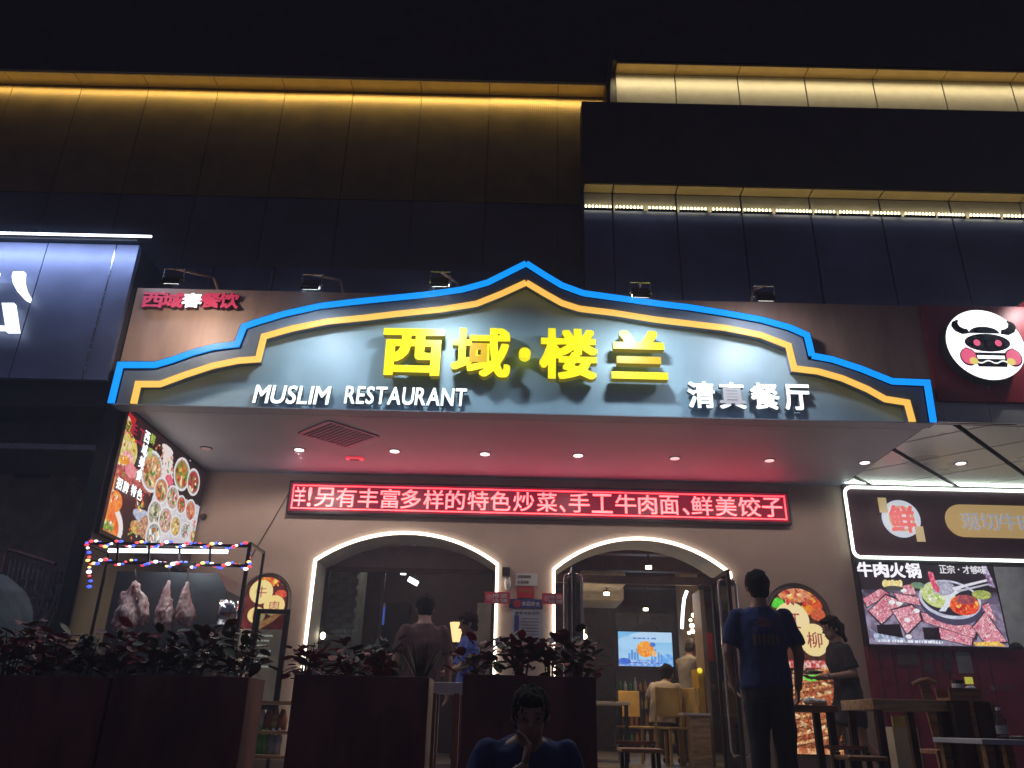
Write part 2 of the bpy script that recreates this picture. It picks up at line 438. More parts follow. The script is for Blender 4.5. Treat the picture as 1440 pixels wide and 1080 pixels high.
# ------------------------------------------------------------------ flat pictures (food posters, screens)
def vnoise(x, y, seed=0):
    xi = np.floor(x).astype(int); yi = np.floor(y).astype(int); fx = x-xi; fy = y-yi
    def h(a, b):
        v = np.sin(a*127.1+b*311.7+seed*74.7)*43758.5453; return v-np.floor(v)
    fx = fx*fx*(3-2*fx); fy = fy*fy*(3-2*fy)
    return (h(xi, yi)*(1-fx)+h(xi+1, yi)*fx)*(1-fy)+(h(xi, yi+1)*(1-fx)+h(xi+1, yi+1)*fx)*fy
class Paint:
    """a picture painted in units of its own sheet (u to the right, v down)"""
    def __init__(s, U, V, col): s.U, s.V = U, V; s.C = np.zeros(U.shape+(3,)); s.C[:] = col; s.k = 0
    def tex(s, col, col2, f):
        s.k += 1
        n = vnoise(s.U*f, s.V*f, s.k)*.6+vnoise(s.U*f*2.3, s.V*f*2.3, s.k+9)*.4
        n = np.clip((n-.3)/.4, 0, 1)[..., None]
        return np.array(col)*(1-n)+np.array(col2)*n
    def put(s, m, col, col2=None, f=1):
        c = s.tex(col, col2, f) if col2 is not None else np.broadcast_to(np.array(col, float), s.C.shape)
        s.C[m] = c[m]; return s
    def ell(s, cx, cy, rx, ry, col, col2=None, f=.6, rot=0):
        a = math.radians(rot); dx = s.U-cx; dy = s.V-cy
        X = dx*math.cos(a)+dy*math.sin(a); Y = -dx*math.sin(a)+dy*math.cos(a)
        return s.put((X/rx)**2+(Y/ry)**2 < 1, col, col2, f)
    def poly(s, pts, col, col2=None, f=.6):
        m = np.zeros(s.U.shape, bool); n = len(pts)
        for i in range(n):
            x1, y1 = pts[i]; x2, y2 = pts[(i+1) % n]
            if y1 == y2: continue
            c = ((y1 > s.V) != (y2 > s.V)) & (s.U < (x2-x1)*(s.V-y1)/(y2-y1)+x1); m ^= c
        return s.put(m, col, col2, f)
    def bits(s, cx, cy, rx, ry, n, cols, r0, r1, ar=.55, rng=None):
        rng = rng or random.Random(int(cx*7+cy*13+n)); u = s.U[0]; v = s.V[:, 0]
        for _ in range(n):
            a = rng.random()*6.283; q = math.sqrt(rng.random()); x = cx+rx*q*math.cos(a); y = cy+ry*q*math.sin(a); r = rng.uniform(r0, r1); t = rng.random()*3.14
            if s.U.shape[0] > 1 and abs(s.U[0, 0]-s.U[-1, 0]) < 1e-6:
                i0, i1 = np.searchsorted(u, x-r), np.searchsorted(u, x+r); j0, j1 = np.searchsorted(v, y-r), np.searchsorted(v, y+r)
            else: i0, i1, j0, j1 = 0, s.U.shape[1], 0, s.U.shape[0]
            if i1 <= i0 or j1 <= j0: continue
            dx = s.U[j0:j1, i0:i1]-x; dy = s.V[j0:j1, i0:i1]-y; X = dx*math.cos(t)+dy*math.sin(t); Y = -dx*math.sin(t)+dy*math.cos(t)
            m = (X/r)**2+(Y/(r*ar))**2 < 1; c = np.array(rng.choice(cols), float)*rng.uniform(.8, 1.12); sub = s.C[j0:j1, i0:i1]; sub[m] = np.clip(c, 0, 255)
            hl = ((X+.25*r)/(r*.45))**2+((Y+.12*r)/(r*ar*.35))**2 < 1; sub[hl] = np.clip(sub[hl]*1.22+12, 0, 255)
        return s
    def plate(s, cx, cy, r, ry, food, food2, rim=(235, 232, 230), f=.7, rot=0):
        s.ell(cx, cy, r, ry, rim, rot=rot); s.ell(cx, cy, r*.86, ry*.86, (170, 165, 170), rot=rot)
        s.ell(cx+.0*r, cy, r*.78, ry*.78, food, food2, f, rot)
        s.bits(cx, cy, r*.66, ry*.66, 22, [food, food2, tuple(x*.55 for x in food), (90, 130, 50), (235, 215, 170), (200, 60, 40)], r*.10, r*.26); return s
def picture(name, TL, TR, BR, BL, nu, nv, paint, m, parent, uvscale):
    """grid sheet spanned by four corners; paint(P) works in sheet units (uvscale wide)"""
    us = np.linspace(0, 1, nu); vs = np.linspace(0, 1, nv); U, V = np.meshgrid(us, vs)
    TL, TR, BR, BL = [np.array(q) for q in (TL, TR, BR, BL)]
    P3 = (TL*((1-U)*(1-V))[..., None]+TR*(U*(1-V))[..., None]+BR*(U*V)[..., None]+BL*((1-U)*V)[..., None])
    p = Paint(U*uvscale[0], V*uvscale[1], (0, 0, 0)); paint(p)
    me = bpy.data.meshes.new(name); nvt = nu*nv
    me.vertices.add(nvt); me.vertices.foreach_set('co', P3.reshape(-1))
    i = np.arange(nvt).reshape(nv, nu); q = np.stack([i[1:, :-1], i[1:, 1:], i[:-1, 1:], i[:-1, :-1]], -1).reshape(-1, 4)
    me.loops.add(q.size); me.loops.foreach_set('vertex_index', q.reshape(-1)); me.polygons.add(len(q))
    me.polygons.foreach_set('loop_start', np.arange(0, q.size, 4)); me.polygons.foreach_set('loop_total', np.full(len(q), 4))
    me.update(calc_edges=True); me.validate()
    ca = me.color_attributes.new('ink', 'FLOAT_COLOR', 'POINT')
    c = p.C/255.0; c = np.where(c <= .04045, c/12.92, ((c+.055)/1.055)**2.4)
    ca.data.foreach_set('color', np.concatenate([c, np.ones(c.shape[:2]+(1,))], -1).reshape(-1).astype(np.float32))
    return link(name, me, m, parent)
# ================================================================== the place
G = MB().box(-60, 60, -30, 4.9, -.3, 0).build('street', M['street']); tag(G, 'dark asphalt street in front of the restaurant terrace', 'street', kind='structure')
T_ = MB().box(-60, 60, 4.9, YW-.02, -.3, ZP).build('terrace', M['terrace']); tag(T_, 'raised stone terrace with the planters and tables on it', 'terrace', kind='structure')
FI = MB().box(-60, 60, YW-.02, 40, -.3, ZI).build('indoor_floor', M['floor']); tag(FI, 'grey floor inside the restaurant', 'floor', kind='structure')
# ---------------- upper mall facade, left volume
Y0 = 9.0
zj = at(430, 128, Y0).z
lf = thing('mall_facade', 'dark mall facade with golden lit cove above left shop sign', 'facade', (-4, Y0, 0))
x_end = at(853, 128, Y0).x
MB().box(-30, x_end, Y0+.02, Y0+.5, 4.7, zj+.3).build('backing_wall', M['fascia'], lf)
sx = [at(px, 122+(px-430)*.024, Y0).x for px in (-165, -71, 22, 118, 212, 309, 403, 498, 594, 689, 784, 853)]
for a, b in zip([-14]+sx[:-1], sx):
    o_ = MB().box(a+.004, b-.004, Y0, Y0+.02, zj-1.9, zj-.0).build('perforated_panel', M['perf'], lf); [setattr(v.co, 'y', v.co.y+random.uniform(-.006, .004)) for v in o_.data.vertices]
    MB().box(a+.005, b-.005, Y0+.001, Y0+.02, zj-3.03, zj-1.908).build('shade_panel', M['wallshade'], lf)  # panel colour darkened to imitate the cove light fading out
    MB().box(a+.005, b-.005, Y0-.235, Y0-.004, zj+.004, zj+.05).build('soffit_panel', M['gold'], lf)
cw = x_end
MB().box(-30, cw+.02, Y0-.255, Y0+.5, zj+.056, zj+6).build('upper_fascia', M['fascia'], lf)
MB().box(-30, cw, Y0-.25, Y0-.24, zj+.0, zj+.05).build('fascia_lip', M['gold'], lf)
# lower left wall above the shop signs (dark slate panels with seams)
for a, b in [(-14, -7), (-7, -5.4), (-5.4, at(300, 380, Y0).x), (at(300, 380, Y0).x, at(386, 385, Y0).x), (at(386, 385, Y0).x, -.9), (-.9, x_end)]:
    MB().box(a+.012, b-.012, Y0-.04, Y0+.01, 4.7, zj-3.03).build('slate_panel', M['darkwall'], lf)
for px in (300, 386):
    x = at(px, 380, Y0).x; MB().box(x-.018, x+.018, Y0-.07, Y0-.04, 4.7, zj-3.1).build('joint_strip', M['darkwall2'], lf)
# ---------------- right volume
YR = 8.39; YP = 8.6; YU = 8.78
zr = at(1000, 107, Y0).z; zb = at(1000, 145, YR).z; zm = at(1000, 276, YP).z
xr0 = at(862, 120, YR).x; xm0 = at(820, 275, YP).x
rf = thing('mall_facade', 'dark mall facade with pale lit cove panels and row of led dots at right', 'facade', (5, YR, 0))
MB().box(xr0-.1, 30, Y0+.02, Y0+.5, zb-.5, zr+.3).build('backing_wall', M['fascia'], rf)
sr = [at(px, 125, Y0).x for px in (866, 950, 1038.5, 1133, 1229, 1326, 1423, 1520, 1617)]
for a, b in zip(sr[:-1], sr[1:]):
    MB().box(a+.01, b-.01, Y0, Y0+.02, zb-.4, zr).build('cove_panel', M['ivory'], rf)
    MB().box(a+.006, b-.006, YU+.02, Y0-.005, zr+.004, zr+.04).build('soffit_panel', M['gold'], rf)
MB().box(xr0-.02, 30, YU, Y0+.5, zr+.045, zr+6).build('upper_fascia', M['fascia'], rf)
# curved end cheek of the cove
ck = MB(); n = 10
pr = [(xr0+.06-.10*math.sin(math.pi/2*i/n), zr-(zr-zb)*i/n) for i in range(n+1)]
ck.prism([(x-.05, z) for x, z in pr]+[(x, z) for x, z in reversed(pr)], YR+.03, Y0); ck.build('cove_end_cheek', M['perfdark'], rf)
# lower dark fascia in front, wall with led bars
MB().box(xm0-.02, 30, YR, YR+.28, zm+.04, zb-.02).build('dark_fascia', M['perfdark'], rf)
MB().box(xm0, 30, YP+.02, YP+.5, 4.7, zm+.3).build('backing_wall', M['darkwall'], rf)
for k, px in enumerate((820, 861, 950, 1041, 1135, 1231, 1335, 1438, 1540, 1642)):
    pass
sm = [at(px, 285, YP).x for px in (820, 861, 950, 1041, 1137, 1235, 1333, 1432, 1530, 1630)]
for a, b in zip(sm[:-1], sm[1:]):
    MB().box(a+.012, b-.012, YP-.01, YP+.02, 4.7, zm).build('wall_panel', M['darkwall2'], rf)
    MB().box(a+.01, b-.01, YR+.02, YP-.015, zm+.004, zm+.036).build('soffit_panel', M['gold'], rf)
    MB().box(a+.012, b-.012, YP-.018, YP-.0105, zm-.27, zm-.012).build('ivory_band', M['ivory'], rf)
z0 = at(1000, 299, YP).z
segs = [(821, 860), (864, 904), (910, 950), (954, 993), (999, 1040), (1043, 1083), (1088, 1139), (1142, 1172), (1176, 1219), (1223, 1262), (1267, 1310), (1313, 1351), (1357, 1400), (1404, 1445), (1450, 1490)]
for a, b in segs:
    xa = at(a, 298, YP).x; xb = at(b, 298, YP).x
    lb = MB().box(xa, xb, YP-.075, YP-.05, z0-.04, z0-.015).build('led_bar', M['black'], rf)
    dm = MB(); nn = max(5, int((b-a)/4.6))
    for k in range(nn):
        x = xa+(xb-xa)*(k+.5)/nn; dm.ball((x, YP-.063, z0+.004), .016, 6, 4, (.8, 1, 1.9))
    dm.build('led_dots', M['warmdot'], lb, kind='stuff')
# lights of the coves
def strip(name, xa, xb, y, z, energy, col, w=.05, target=(0, .12, -1), spread=180):
    c = (Vector((xa, y, z))+Vector((xb, y, z)))/2
    o = light('AREA', name, c, energy, col, xb-xa, w); d = Vector(target); o.data.spread = math.radians(spread)
    o.rotation_euler = Matrix(((1, 0, 0), (0, 1, 0), (0, 0, 1))).to_euler()
    z_ = -d.normalized(); x_ = Vector((1, 0, 0)); y_ = z_.cross(x_)
    o.rotation_euler = Matrix((x_, y_, z_)).transposed().to_euler(); return o
strip('cove_light', -9, x_end, Y0-.10, zj-.025, 27, (1, .72, .22), .03, (0, .75, -1), 95)
strip('cove_light_up', -9, x_end, Y0-.14, zj-.10, 3, (1, .7, .22), .02, (0, 0, 1))
strip('cove_light', xr0+.05, 9, Y0-.17, zr-.03, 13, (1, .84, .5), .04, (0, .75, -1), 100)
strip('cove_light_up', xr0+.05, 9, Y0-.12, zr-.12, 2.5, (1, .74, .3), .02, (0, 0, 1))
strip('led_bar_light', xm0, 9, YP-.063, z0+.03, 1.8, (1, .9, .62), .02, (0, .25, 1))
strip('led_bar_light_down', xm0, 9, YP-.09, z0-.05, .5, (.8, .85, 1), .02, (0, .5, -1))
# ---------------- canopy box of the restaurant
cp = thing('entrance_canopy', 'copper brown canopy box with plain soffit above the restaurant entrance', 'canopy', (0.1, 8.5, ZC))
zt = at(202, 405, YF).z
MB().box(XL-.12, XR+.9, YF, YF+.03, ZC+.0, zt).build('copper_front', M['copper'], cp)
MB().box(XL-.12, XR+.9, YF+.03, Y0-.1, zt-.06, zt-.003).build('top_cover', M['darkwall2'], cp)
MB().box(XL-.0, XR+.0, YF, YW, ZC, ZC+.08).build('soffit', M['soffit'], cp)
# flush vent
vn = [atz(*p, ZC) for p in [(419, 609), (461, 592), (537, 612), (487, 629)]]
vt = thing('ceiling_vent', 'diamond set dark louvred vent in the canopy soffit', 'vent', tuple(sum(vn, Vector())/4))
c0 = sum(vn, Vector())/4; e1 = (vn[2]-vn[0])/2; e2 = (vn[3]-vn[1])/2
ax = ((vn[1]-vn[0])).normalized(); ay = Vector((-ax.y, ax.x, 0)); La = (vn[1]-vn[0]).length/2; Lb = (vn[3]-vn[0]).length/2
def vp(a, b, z): return c0+ax*a*La-ay*b*Lb*0+(vn[3]-vn[0]).normalized()*b*Lb+Vector((0, 0, z))
fr = MB()
for (a0, b0, a1, b1) in ((-1, -1, 1, -1), (1, -1, 1, 1), (1, 1, -1, 1), (-1, 1, -1, -1)): fr.bar(vp(a0, b0, -.006), vp(a1, b1, -.006), .035, .012)
fr.build('frame', M['darkwall2'], vt)
MB().add([vp(-1, -1, -.002), vp(1, -1, -.002), vp(1, 1, -.002), vp(-1, 1, -.002)], [(0, 1, 2, 3)]).build('backing', M['black'], vt)
for k in range(12):
    b = -1+2*(k+.5)/12; MB().bar(vp(-.95, b, -.008), vp(.95, b, -.008), .02, .008).build('slat', M['darkwall2'], vt)
# downlights
dl = [((290, 630), 'downoff', 'unlit pinkish downlight at the left end of the canopy row'), ((421, 632), 'down', 'brightest round downlight next to the soffit vent'),
      ((555, 634), 'down', 'round downlight right of the soffit vent'), ((682, 638), 'down', 'round downlight above the middle of the red text board, left one'),
      ((813, 640), 'down', 'round downlight left of the one above the entrance arch'), ((949, 644), 'downdim', 'round dimmer downlight above the entrance arch'),
      ((1082, 647), 'downdim', 'round downlight above the right end of the red text board'), ((1216, 650), 'down', 'last downlight at the right edge of the canopy soffit'),
      ((1351, 651), 'down', 'round downlight in the grey panel ceiling of the right shop')]
for p, mm, lab in dl:
    c = atz(*p, ZC); t = thing('downlight', lab, 'downlight', tuple(c), group='round downlights in the soffit')
    MB().lathe([(.075, -.006), (.075, 0)], c, 20).build('rim', M['black'], t)
    MB().lathe([(.058, -.011), (.056, -.0055)], c, 20).build('lens', M[mm], t)
    if mm != 'downoff':
        light('SPOT', 'downlight_beam', (c.x, c.y, ZC-.03), 50 if p[0] == 421 else 14, (1, .84, .76), .05, target=(c.x, c.y, 0), spot=170, blend=.35)
em = thing('alarm_lamp', 'small glowing red lamp box on the soffit beside the vent', 'alarm lamp', tuple(atz(499, 643, ZC)))
c = atz(499, 643, ZC)
MB().box(c.x-.11, c.x+.11, c.y-.045, c.y+.045, ZC-.03, ZC-.001).build('body', M['redlamp'], em, bevel=.012)
MB().box(c.x-.06, c.x+.06, c.y-.02, c.y+.02, ZC-.036, ZC-.031).build('lens', M['lpside'], em)
# ---------------- side wing on the left with the lit menu board
wg = MB().box(XL-.16, XL, YF+.0, YW, ZP, ZC-.002).build('side_wall', M['black']); tag(wg, 'narrow dark side wall at left end of the restaurant front', 'wall')
# poster: corners from the photograph lie on the wall plane
Ya, Yb = YF+.1, YW-.03; zt_ = ZC-.03; zb_ = 3.28
def mp_(P):
    # sheet 240 x 140: u along depth, v down; items found from photograph positions
    def q(px, py):
        a = atx(px, py, XL+.05); return ((a.y-Ya)/(Yb-Ya)*240, (zt_-a.z)/(zt_-zb_)*140)
    P.C[:] = (34, 18, 20); P.put(P.V > 0, (44, 20, 20), (24, 14, 16), .06)
    def E(px, py, rx, ry, c, c2=None, f=.5, rot=0): u, v = q(px, py); P.ell(u, v, rx, ry, c, c2, f, rot)
    def D(px, py, r, c, c2): u, v = q(px, py); P.plate(u, v, r, r*.85, c, c2)
    P.poly([q(165, 560), q(192, 590), q(175, 640), q(160, 660), q(150, 650)], (215, 40, 35), (190, 25, 30), .2)
    E(177, 598, 14, 12, (235, 120, 60), (240, 220, 200)); E(181, 600, 8, 7, (60, 60, 60), (240, 210, 60))
    # plaited herb roll and lemon
    E(180, 635, 22, 20, (190, 190, 60), (240, 220, 180), .25); E(180, 645, 14, 9, (235, 130, 130), (245, 210, 205), .4)
    E(163, 645, 12, 10, (240, 240, 235), (240, 190, 60), .3); E(176, 650, 13, 7, (240, 190, 30), (230, 120, 40), .3)
    P.poly([q(153, 650), q(175, 655), q(195, 660), q(214, 690), q(210, 698), q(152, 668)], (200, 110, 100), (150, 60, 50), .3)
    E(184, 662, 14, 8, (225, 120, 150), (240, 160, 150), .3)
    P.poly([q(151, 666), q(210, 696), q(207, 715), q(150, 690)], (50, 28, 25), (60, 35, 30), .3)
    D(214, 663, 30, (190, 110, 60), (235, 190, 140)); D(256, 667, 26, (185, 150, 60), (150, 120, 50)); D(272, 678, 22, (150, 40, 40), (190, 80, 70))
    for k in range(7):
        u, v = q(236, 632+k*7); P.ell(u, v, 17, 4.5, (240, 225, 225)); P.ell(u, v+5, 16, 2, (200, 90, 95))
    E(238, 676, 12, 7, (220, 60, 90), (240, 130, 150))
    # lower left soup with wooden spoon
    E(140, 735, 52, 30, (240, 235, 230)); E(140, 737, 42, 24, (230, 90, 35), (240, 150, 60), .3); E(152, 740, 12, 6, (70, 130, 40), (200, 200, 90), .5)
    u0, v0 = q(160, 668); u1, v1 = q(146, 728)
    P.poly([(u0-5, v0), (u0+6, v0), (u1+8, v1), (u1-7, v1)], (235, 150, 60), (225, 130, 50), .2)
    E(162, 705, 16, 12, (235, 110, 40), (245, 160, 70), .3)
    E(149, 690, 12, 9, (240, 230, 225), (220, 120, 60), .3)
    # meat tray and noodle bowl on lower part
    E(192, 742, 16, 8, (180, 120, 60), (220, 190, 140), .4); E(203, 728, 30, 8, (215, 220, 235), (150, 160, 190), .8)
    E(205, 742, 18, 14, (150, 90, 60), (220, 180, 150), .5)
    # right columns of dishes
    P.poly([q(220, 680), q(281, 712), q(279, 765), q(205, 765), q(210, 715)], (222, 220, 225), (200, 195, 205), .2)
    for (px, py, r, c, c2) in [(227, 690, 20, (200, 110, 60), (220, 150, 90)), (243, 700, 19, (225, 200, 190), (190, 110, 90)), (255, 710, 15, (175, 70, 50), (200, 100, 70)), (268, 718, 18, (230, 170, 120), (200, 90, 80)),
                           (218, 722, 20, (110, 110, 90), (220, 215, 200)), (233, 732, 21, (190, 120, 120), (235, 200, 180)), (247, 740, 17, (205, 160, 60), (235, 210, 150)), (260, 747, 14, (230, 230, 235), (120, 130, 140)), (216, 755, 22, (60, 70, 60), (230, 230, 230)), (272, 755, 12, (240, 190, 110), (200, 120, 60))]: D(px, py, r, c, c2)
    for px, py, n in ((160, 690, 22), (196, 706, 20), (225, 640, 16), (182, 622, 16), (168, 655, 14), (240, 655, 14), (262, 650, 10), (190, 752, 16), (150, 745, 18), (268, 740, 12)):
        u, v = q(px, py); P.bits(u, v, 16, 12, n, [(220, 60, 40), (240, 190, 70), (240, 225, 210), (120, 160, 60), (200, 110, 60)], 1.2, 3.6)
    # text like flecks of the two vertical columns are raised letters below
pb = thing('menu_lightbox', 'backlit menu board full of food pictures on left side wall', 'lightbox', (XL+.03, (Ya+Yb)/2, zb_))
MB().box(XL+.002, XL+.045, Ya-.05, Yb+.02, zb_-.04, zt_+.028).build('case', M['black'], pb)
picture('printed_face', (XL+.05, Ya, zt_), (XL+.05, Yb, zt_), (XL+.05, Yb, zb_), (XL+.05, Ya, zb_), 300, 180, mp_, printed('menu_print', .95), pb, (240, 140))
# characters on the board, plane x = XL+.053; local X runs along +Y, local Y is -x side
RP = Matrix(((0, -1, 0, 0), (1, 0, 0, 0), (0, 0, 1, 0), (0, 0, 0, 1)))
def ptxt(s, px, py, size, m, dv=0, du=0, bold=.02):
    a = atx(px, py, XL+.055)
    for i, ch in enumerate(s):
        y = a.y+du*i; z = a.z-dv*i
        # letter() puts its front face at y - depth of its local frame: local y = -(XL+.055)
        letter(ch, y-size/2, y+size/2, z-size/2, z+size/2, -(XL+.055), .002, m, m, pb, bold, 'printed_character', M4=RP)
ptxt('手工', 188, 606, .17, M['lpinkp'] if 'lpinkp' in M else M['lpink'], .0, .2)
ptxt('西域美食', 207, 615, .13, M['lwhite'], .145, 0)
ptxt('鲜香', 215, 618, .12, emis('green_print', (.4, .6, .05), .8), .16, 0)
ptxt('招牌', 168, 680, .12, M['lwhite'], 0, .15)
ptxt('特色', 188, 690, .12, M['lwhite'], 0, .15)
light('AREA', 'menu_lightbox_glow', (XL+.09, (Ya+Yb)/2, 4.0), 3, (1, .75, .65), 2.0, 1.0, target=(XL+2, (Ya+Yb)/2, 3.9))
# ---------------- restaurant wall with two arched openings
def archpts(px_l, px_r, py_s, py_t, n=24, ext=0):
    a = at(px_l, py_s, YW); b = at(px_r, py_s+(px_r-px_l)*.0235, YW); t = at((px_l+px_r)/2, py_t, YW)
    x0, x1 = a.x-ext, b.x+ext; zs = (a.z+b.z)/2; h = t.z-zs+ext; c = (x0+x1)/2; hw = (x1-x0)/2
    R = (hw*hw+h*h)/(2*h); al = math.asin(hw/R)
    return x0, x1, zs, [(c+R*math.sin(al*(2*i/n-1)), zs+h-R+R*math.cos(al*(2*i/n-1))) for i in range(n+1)]
A1 = archpts(446, 697, 789, 752); A2 = archpts(781, 1024, 802, 760)
DEP = .62
wl = thing('restaurant_wall', 'beige plaster restaurant front with two arched openings', 'wall', (0, YW, ZP))
wm = MB()
def wallface(y, flip=False):
    """front sheet of the wall around the two arches as quads"""
    xs = [XL, A1[0]]+[p[0] for p in A1[3]][1:-1]+[A1[1], A2[0]]+[p[0] for p in A2[3]][1:-1]+[A2[1], XR+.0]
    def zlow(x):
        for A in (A1, A2):
            if A[0]-1e-6 <= x <= A[1]+1e-6:
                for (xa, za), (xb, zb) in zip(A[3][:-1], A[3][1:]):
                    if xa-1e-6 <= x <= xb+1e-6: return za+(zb-za)*(x-xa)/(xb-xa)
        return ZP
    for a, b in zip(xs[:-1], xs[1:]):
        mid = (a+b)/2; inn = any(A[0] < mid < A[1] for A in (A1, A2))
        za, zb = (zlow(a), zlow(b)) if inn else (ZP, ZP)
        q = [(a, y, za), (b, y, zb), (b, y, ZC-.002), (a, y, ZC-.002)]
        wm.add(q if not flip else q[::-1], [(0, 1, 2, 3)])
wallface(YW); wallface(YW+DEP, True)
wm.build('plaster_face', M['stucco'], wl)
for A, nm in ((A1, 'reveal'), (A2, 'reveal')):
    r = MB(); pts = [(A[0], ZP)]+A[3]+[(A[1], ZP)]
    for (xa, za), (xb, zb) in zip(pts[:-1], pts[1:]):
        r.add([(xa, YW, za), (xb, YW, zb), (xb, YW+DEP, zb), (xa, YW+DEP, za)], [(3, 2, 1, 0)])
    r.build('reveal', M['reveal'], wl)
def neon(A, name, lab, zb=(ZP+.1, ZP+.1), w=.037):
    t = MB(); pts = [(A[0], zb[0])]+A[3]+[(A[1], zb[1])]
    o = [Vector((x, 0, z)) for x, z in pts]; n = len(o); inner = []; outer = []
    for i, p in enumerate(o):
        d0 = (o[i]-o[i-1]).normalized() if i else None; d1 = (o[i+1]-o[i]).normalized() if i < n-1 else None
        d = ((d0 or d1)+(d1 or d0)).normalized(); nn = Vector((-d.z, 0, d.x)); k = 1/max(.5, (nn.dot(Vector((-(d1 or d0).z, 0, (d1 or d0).x)))))
        inner.append(p+nn*.006*k); outer.append(p+nn*w*k)
    for i in range(n-1):
        a, b, c_, d_ = inner[i], inner[i+1], outer[i+1], outer[i]; y0, y1 = YW-.035, YW-.002
        vs = [(v.x, y, v.z) for y in (y0, y1) for v in (a, b, c_, d_)]
        t.add(vs, [(0, 1, 2, 3), (7, 6, 5, 4), (0, 4, 5, 1), (2, 6, 7, 3)])
    o = t.build(name, M['neonw']); return tag(o, lab, 'neon light', 'white neon arch outlines')
neon(A1, 'neon_arch', 'white neon strip outlining the left arched window')
neon(A2, 'neon_arch', 'white neon strip outlining the right arched doorway', (ZP+.1, at(1027, 808, YW).z-.05))
# ---------------- led text board
lbz0 = at(405, 722, YW-.1); lbz1 = at(410, 678, YW-.1); rbz = at(1107, 695, YW-.1); rb0 = at(1109, 731, YW-.1)
x0, x1 = (lbz0.x+lbz1.x)/2, (rbz.x+rb0.x)/2; z0b = (lbz0.z+rb0.z)/2; z1b = (lbz1.z+rbz.z)/2; yb = YW-.1
tb = thing('led_text_board', 'long red led text board above the two arches', 'led sign', ((x0+x1)/2, yb, z0b))
MB().box(x0-.03, x1+.03, yb, YW-.003, z0b-.03, z1b+.03).build('case', M['black'], tb, bevel=.006)
MB().box(x0, x1, yb-.006, yb-.001, z0b, z1b).build('matrix_face', M['ledback'], tb)
ln = MB(); i_ = .03; t_ = .016
for (a, b, c_, d_) in ((x0+i_, x1-i_, z0b+i_, z0b+i_+t_), (x0+i_, x1-i_, z1b-i_-t_, z1b-i_), (x0+i_, x0+i_+t_, z0b+i_+t_+.001, z1b-i_-t_-.001), (x1-i_-t_, x1-i_, z0b+i_+t_+.001, z1b-i_-t_-.001)):
    ln.box(a, b, yb-.010, yb-.0065, c_, d_)
ln.build('lit_border', M['ledline'], tb)
LT = [('羊', 413, 430, 0), ('!', 433, 438, 0), ('另', 443, 470, 0), ('有', 473, 501, 0), ('丰', 504, 532, 0), ('富', 535, 562, 0), ('多', 564, 592, 0), ('样', 596, 624, 0), ('的', 627, 654, 0), ('特', 658, 687, 0), ('色', 690, 718, 0), ('炒', 722, 751, 0), ('菜', 755, 783, 0), ('、', 787, 795, 1), ('手', 800, 829, 0), ('工', 832, 861, 0), ('牛', 865, 894, 0), ('肉', 897, 923, 0), ('面', 927, 954, 0), ('、', 959, 968, 1), ('鲜', 971, 1001, 0), ('美', 1005, 1034, 0), ('饺', 1037, 1068, 0), ('子', 1070, 1098, 0)]
for ch, a, b, lowp in LT:
    xa = at(a, 700, yb).x; xb = at(b, 700, yb).x; zz0 = z0b+.065; zz1 = z1b-.06
    if lowp: zz1 = zz0+.09
    letter(ch, xa, xb, zz0, zz1, yb-.0065, .003, M['ledtext'], M['ledtext'], tb, .008, 'led_character')
light('AREA', 'led_board_glow', ((x0+x1)/2, yb-.03, (z0b+z1b)/2), 12, (1, .03, .14), x1-x0, .3, target=((x0+x1)/2, yb-1, (z0b+z1b)/2+.35))
wv = MB().tube([at(408, 690, YW-.01), at(385, 730, YW-.012), at(352, 785, YW-.01)], .006, 5).build('hanging_cable', M['black']); tag(wv, 'thin black cable slanting down from left end of text board', 'cable')
# ================================================================== arched main sign
YS = 7.62
blue = [(156, 566), (169, 513), (218, 513), (242, 506), (270, 496), (300, 488), (333, 484), (343, 459), (360, 453), (400, 441), (450, 430), (500, 424), (550, 419), (600, 414), (650, 407), (686, 397), (712, 384), (740, 370),
        (765, 386), (790, 401), (820, 412), (870, 419), (920, 426), (970, 432), (1020, 440), (1070, 449), (1110, 460), (1135, 471), (1142, 500), (1170, 505), (1210, 518), (1255, 536), (1304, 538), (1312, 589)]
yell = [(188, 566), (194, 540), (225, 540), (260, 527), (300, 514), (335, 507), (363, 505), (371, 473), (410, 462), (460, 452), (510, 447), (560, 441), (620, 435), (670, 427), (705, 413), (740, 397),
        (765, 412), (790, 426), (815, 434), (865, 440), (920, 449), (970, 455), (1020, 461), (1070, 471), (1109, 486), (1117, 518), (1150, 522), (1185, 532), (1220, 547), (1245, 561), (1276, 566), (1283, 591)]
ZB = at(740, 580, YS-.06).z
def prof(P, y):
    o = [at(px, py, y) for px, py in P]; o = [[p.x, p.z] for p in o]; o[0][1] = ZB; o[-1][1] = ZB
    return o
BL = prof(blue, YS-.06); YL = prof(yell, YS-.06)
sg = thing('restaurant_sign', 'arched ogee sign with blue and amber neon outlines and yellow Chinese characters', 'sign', (.13, YS, ZC))
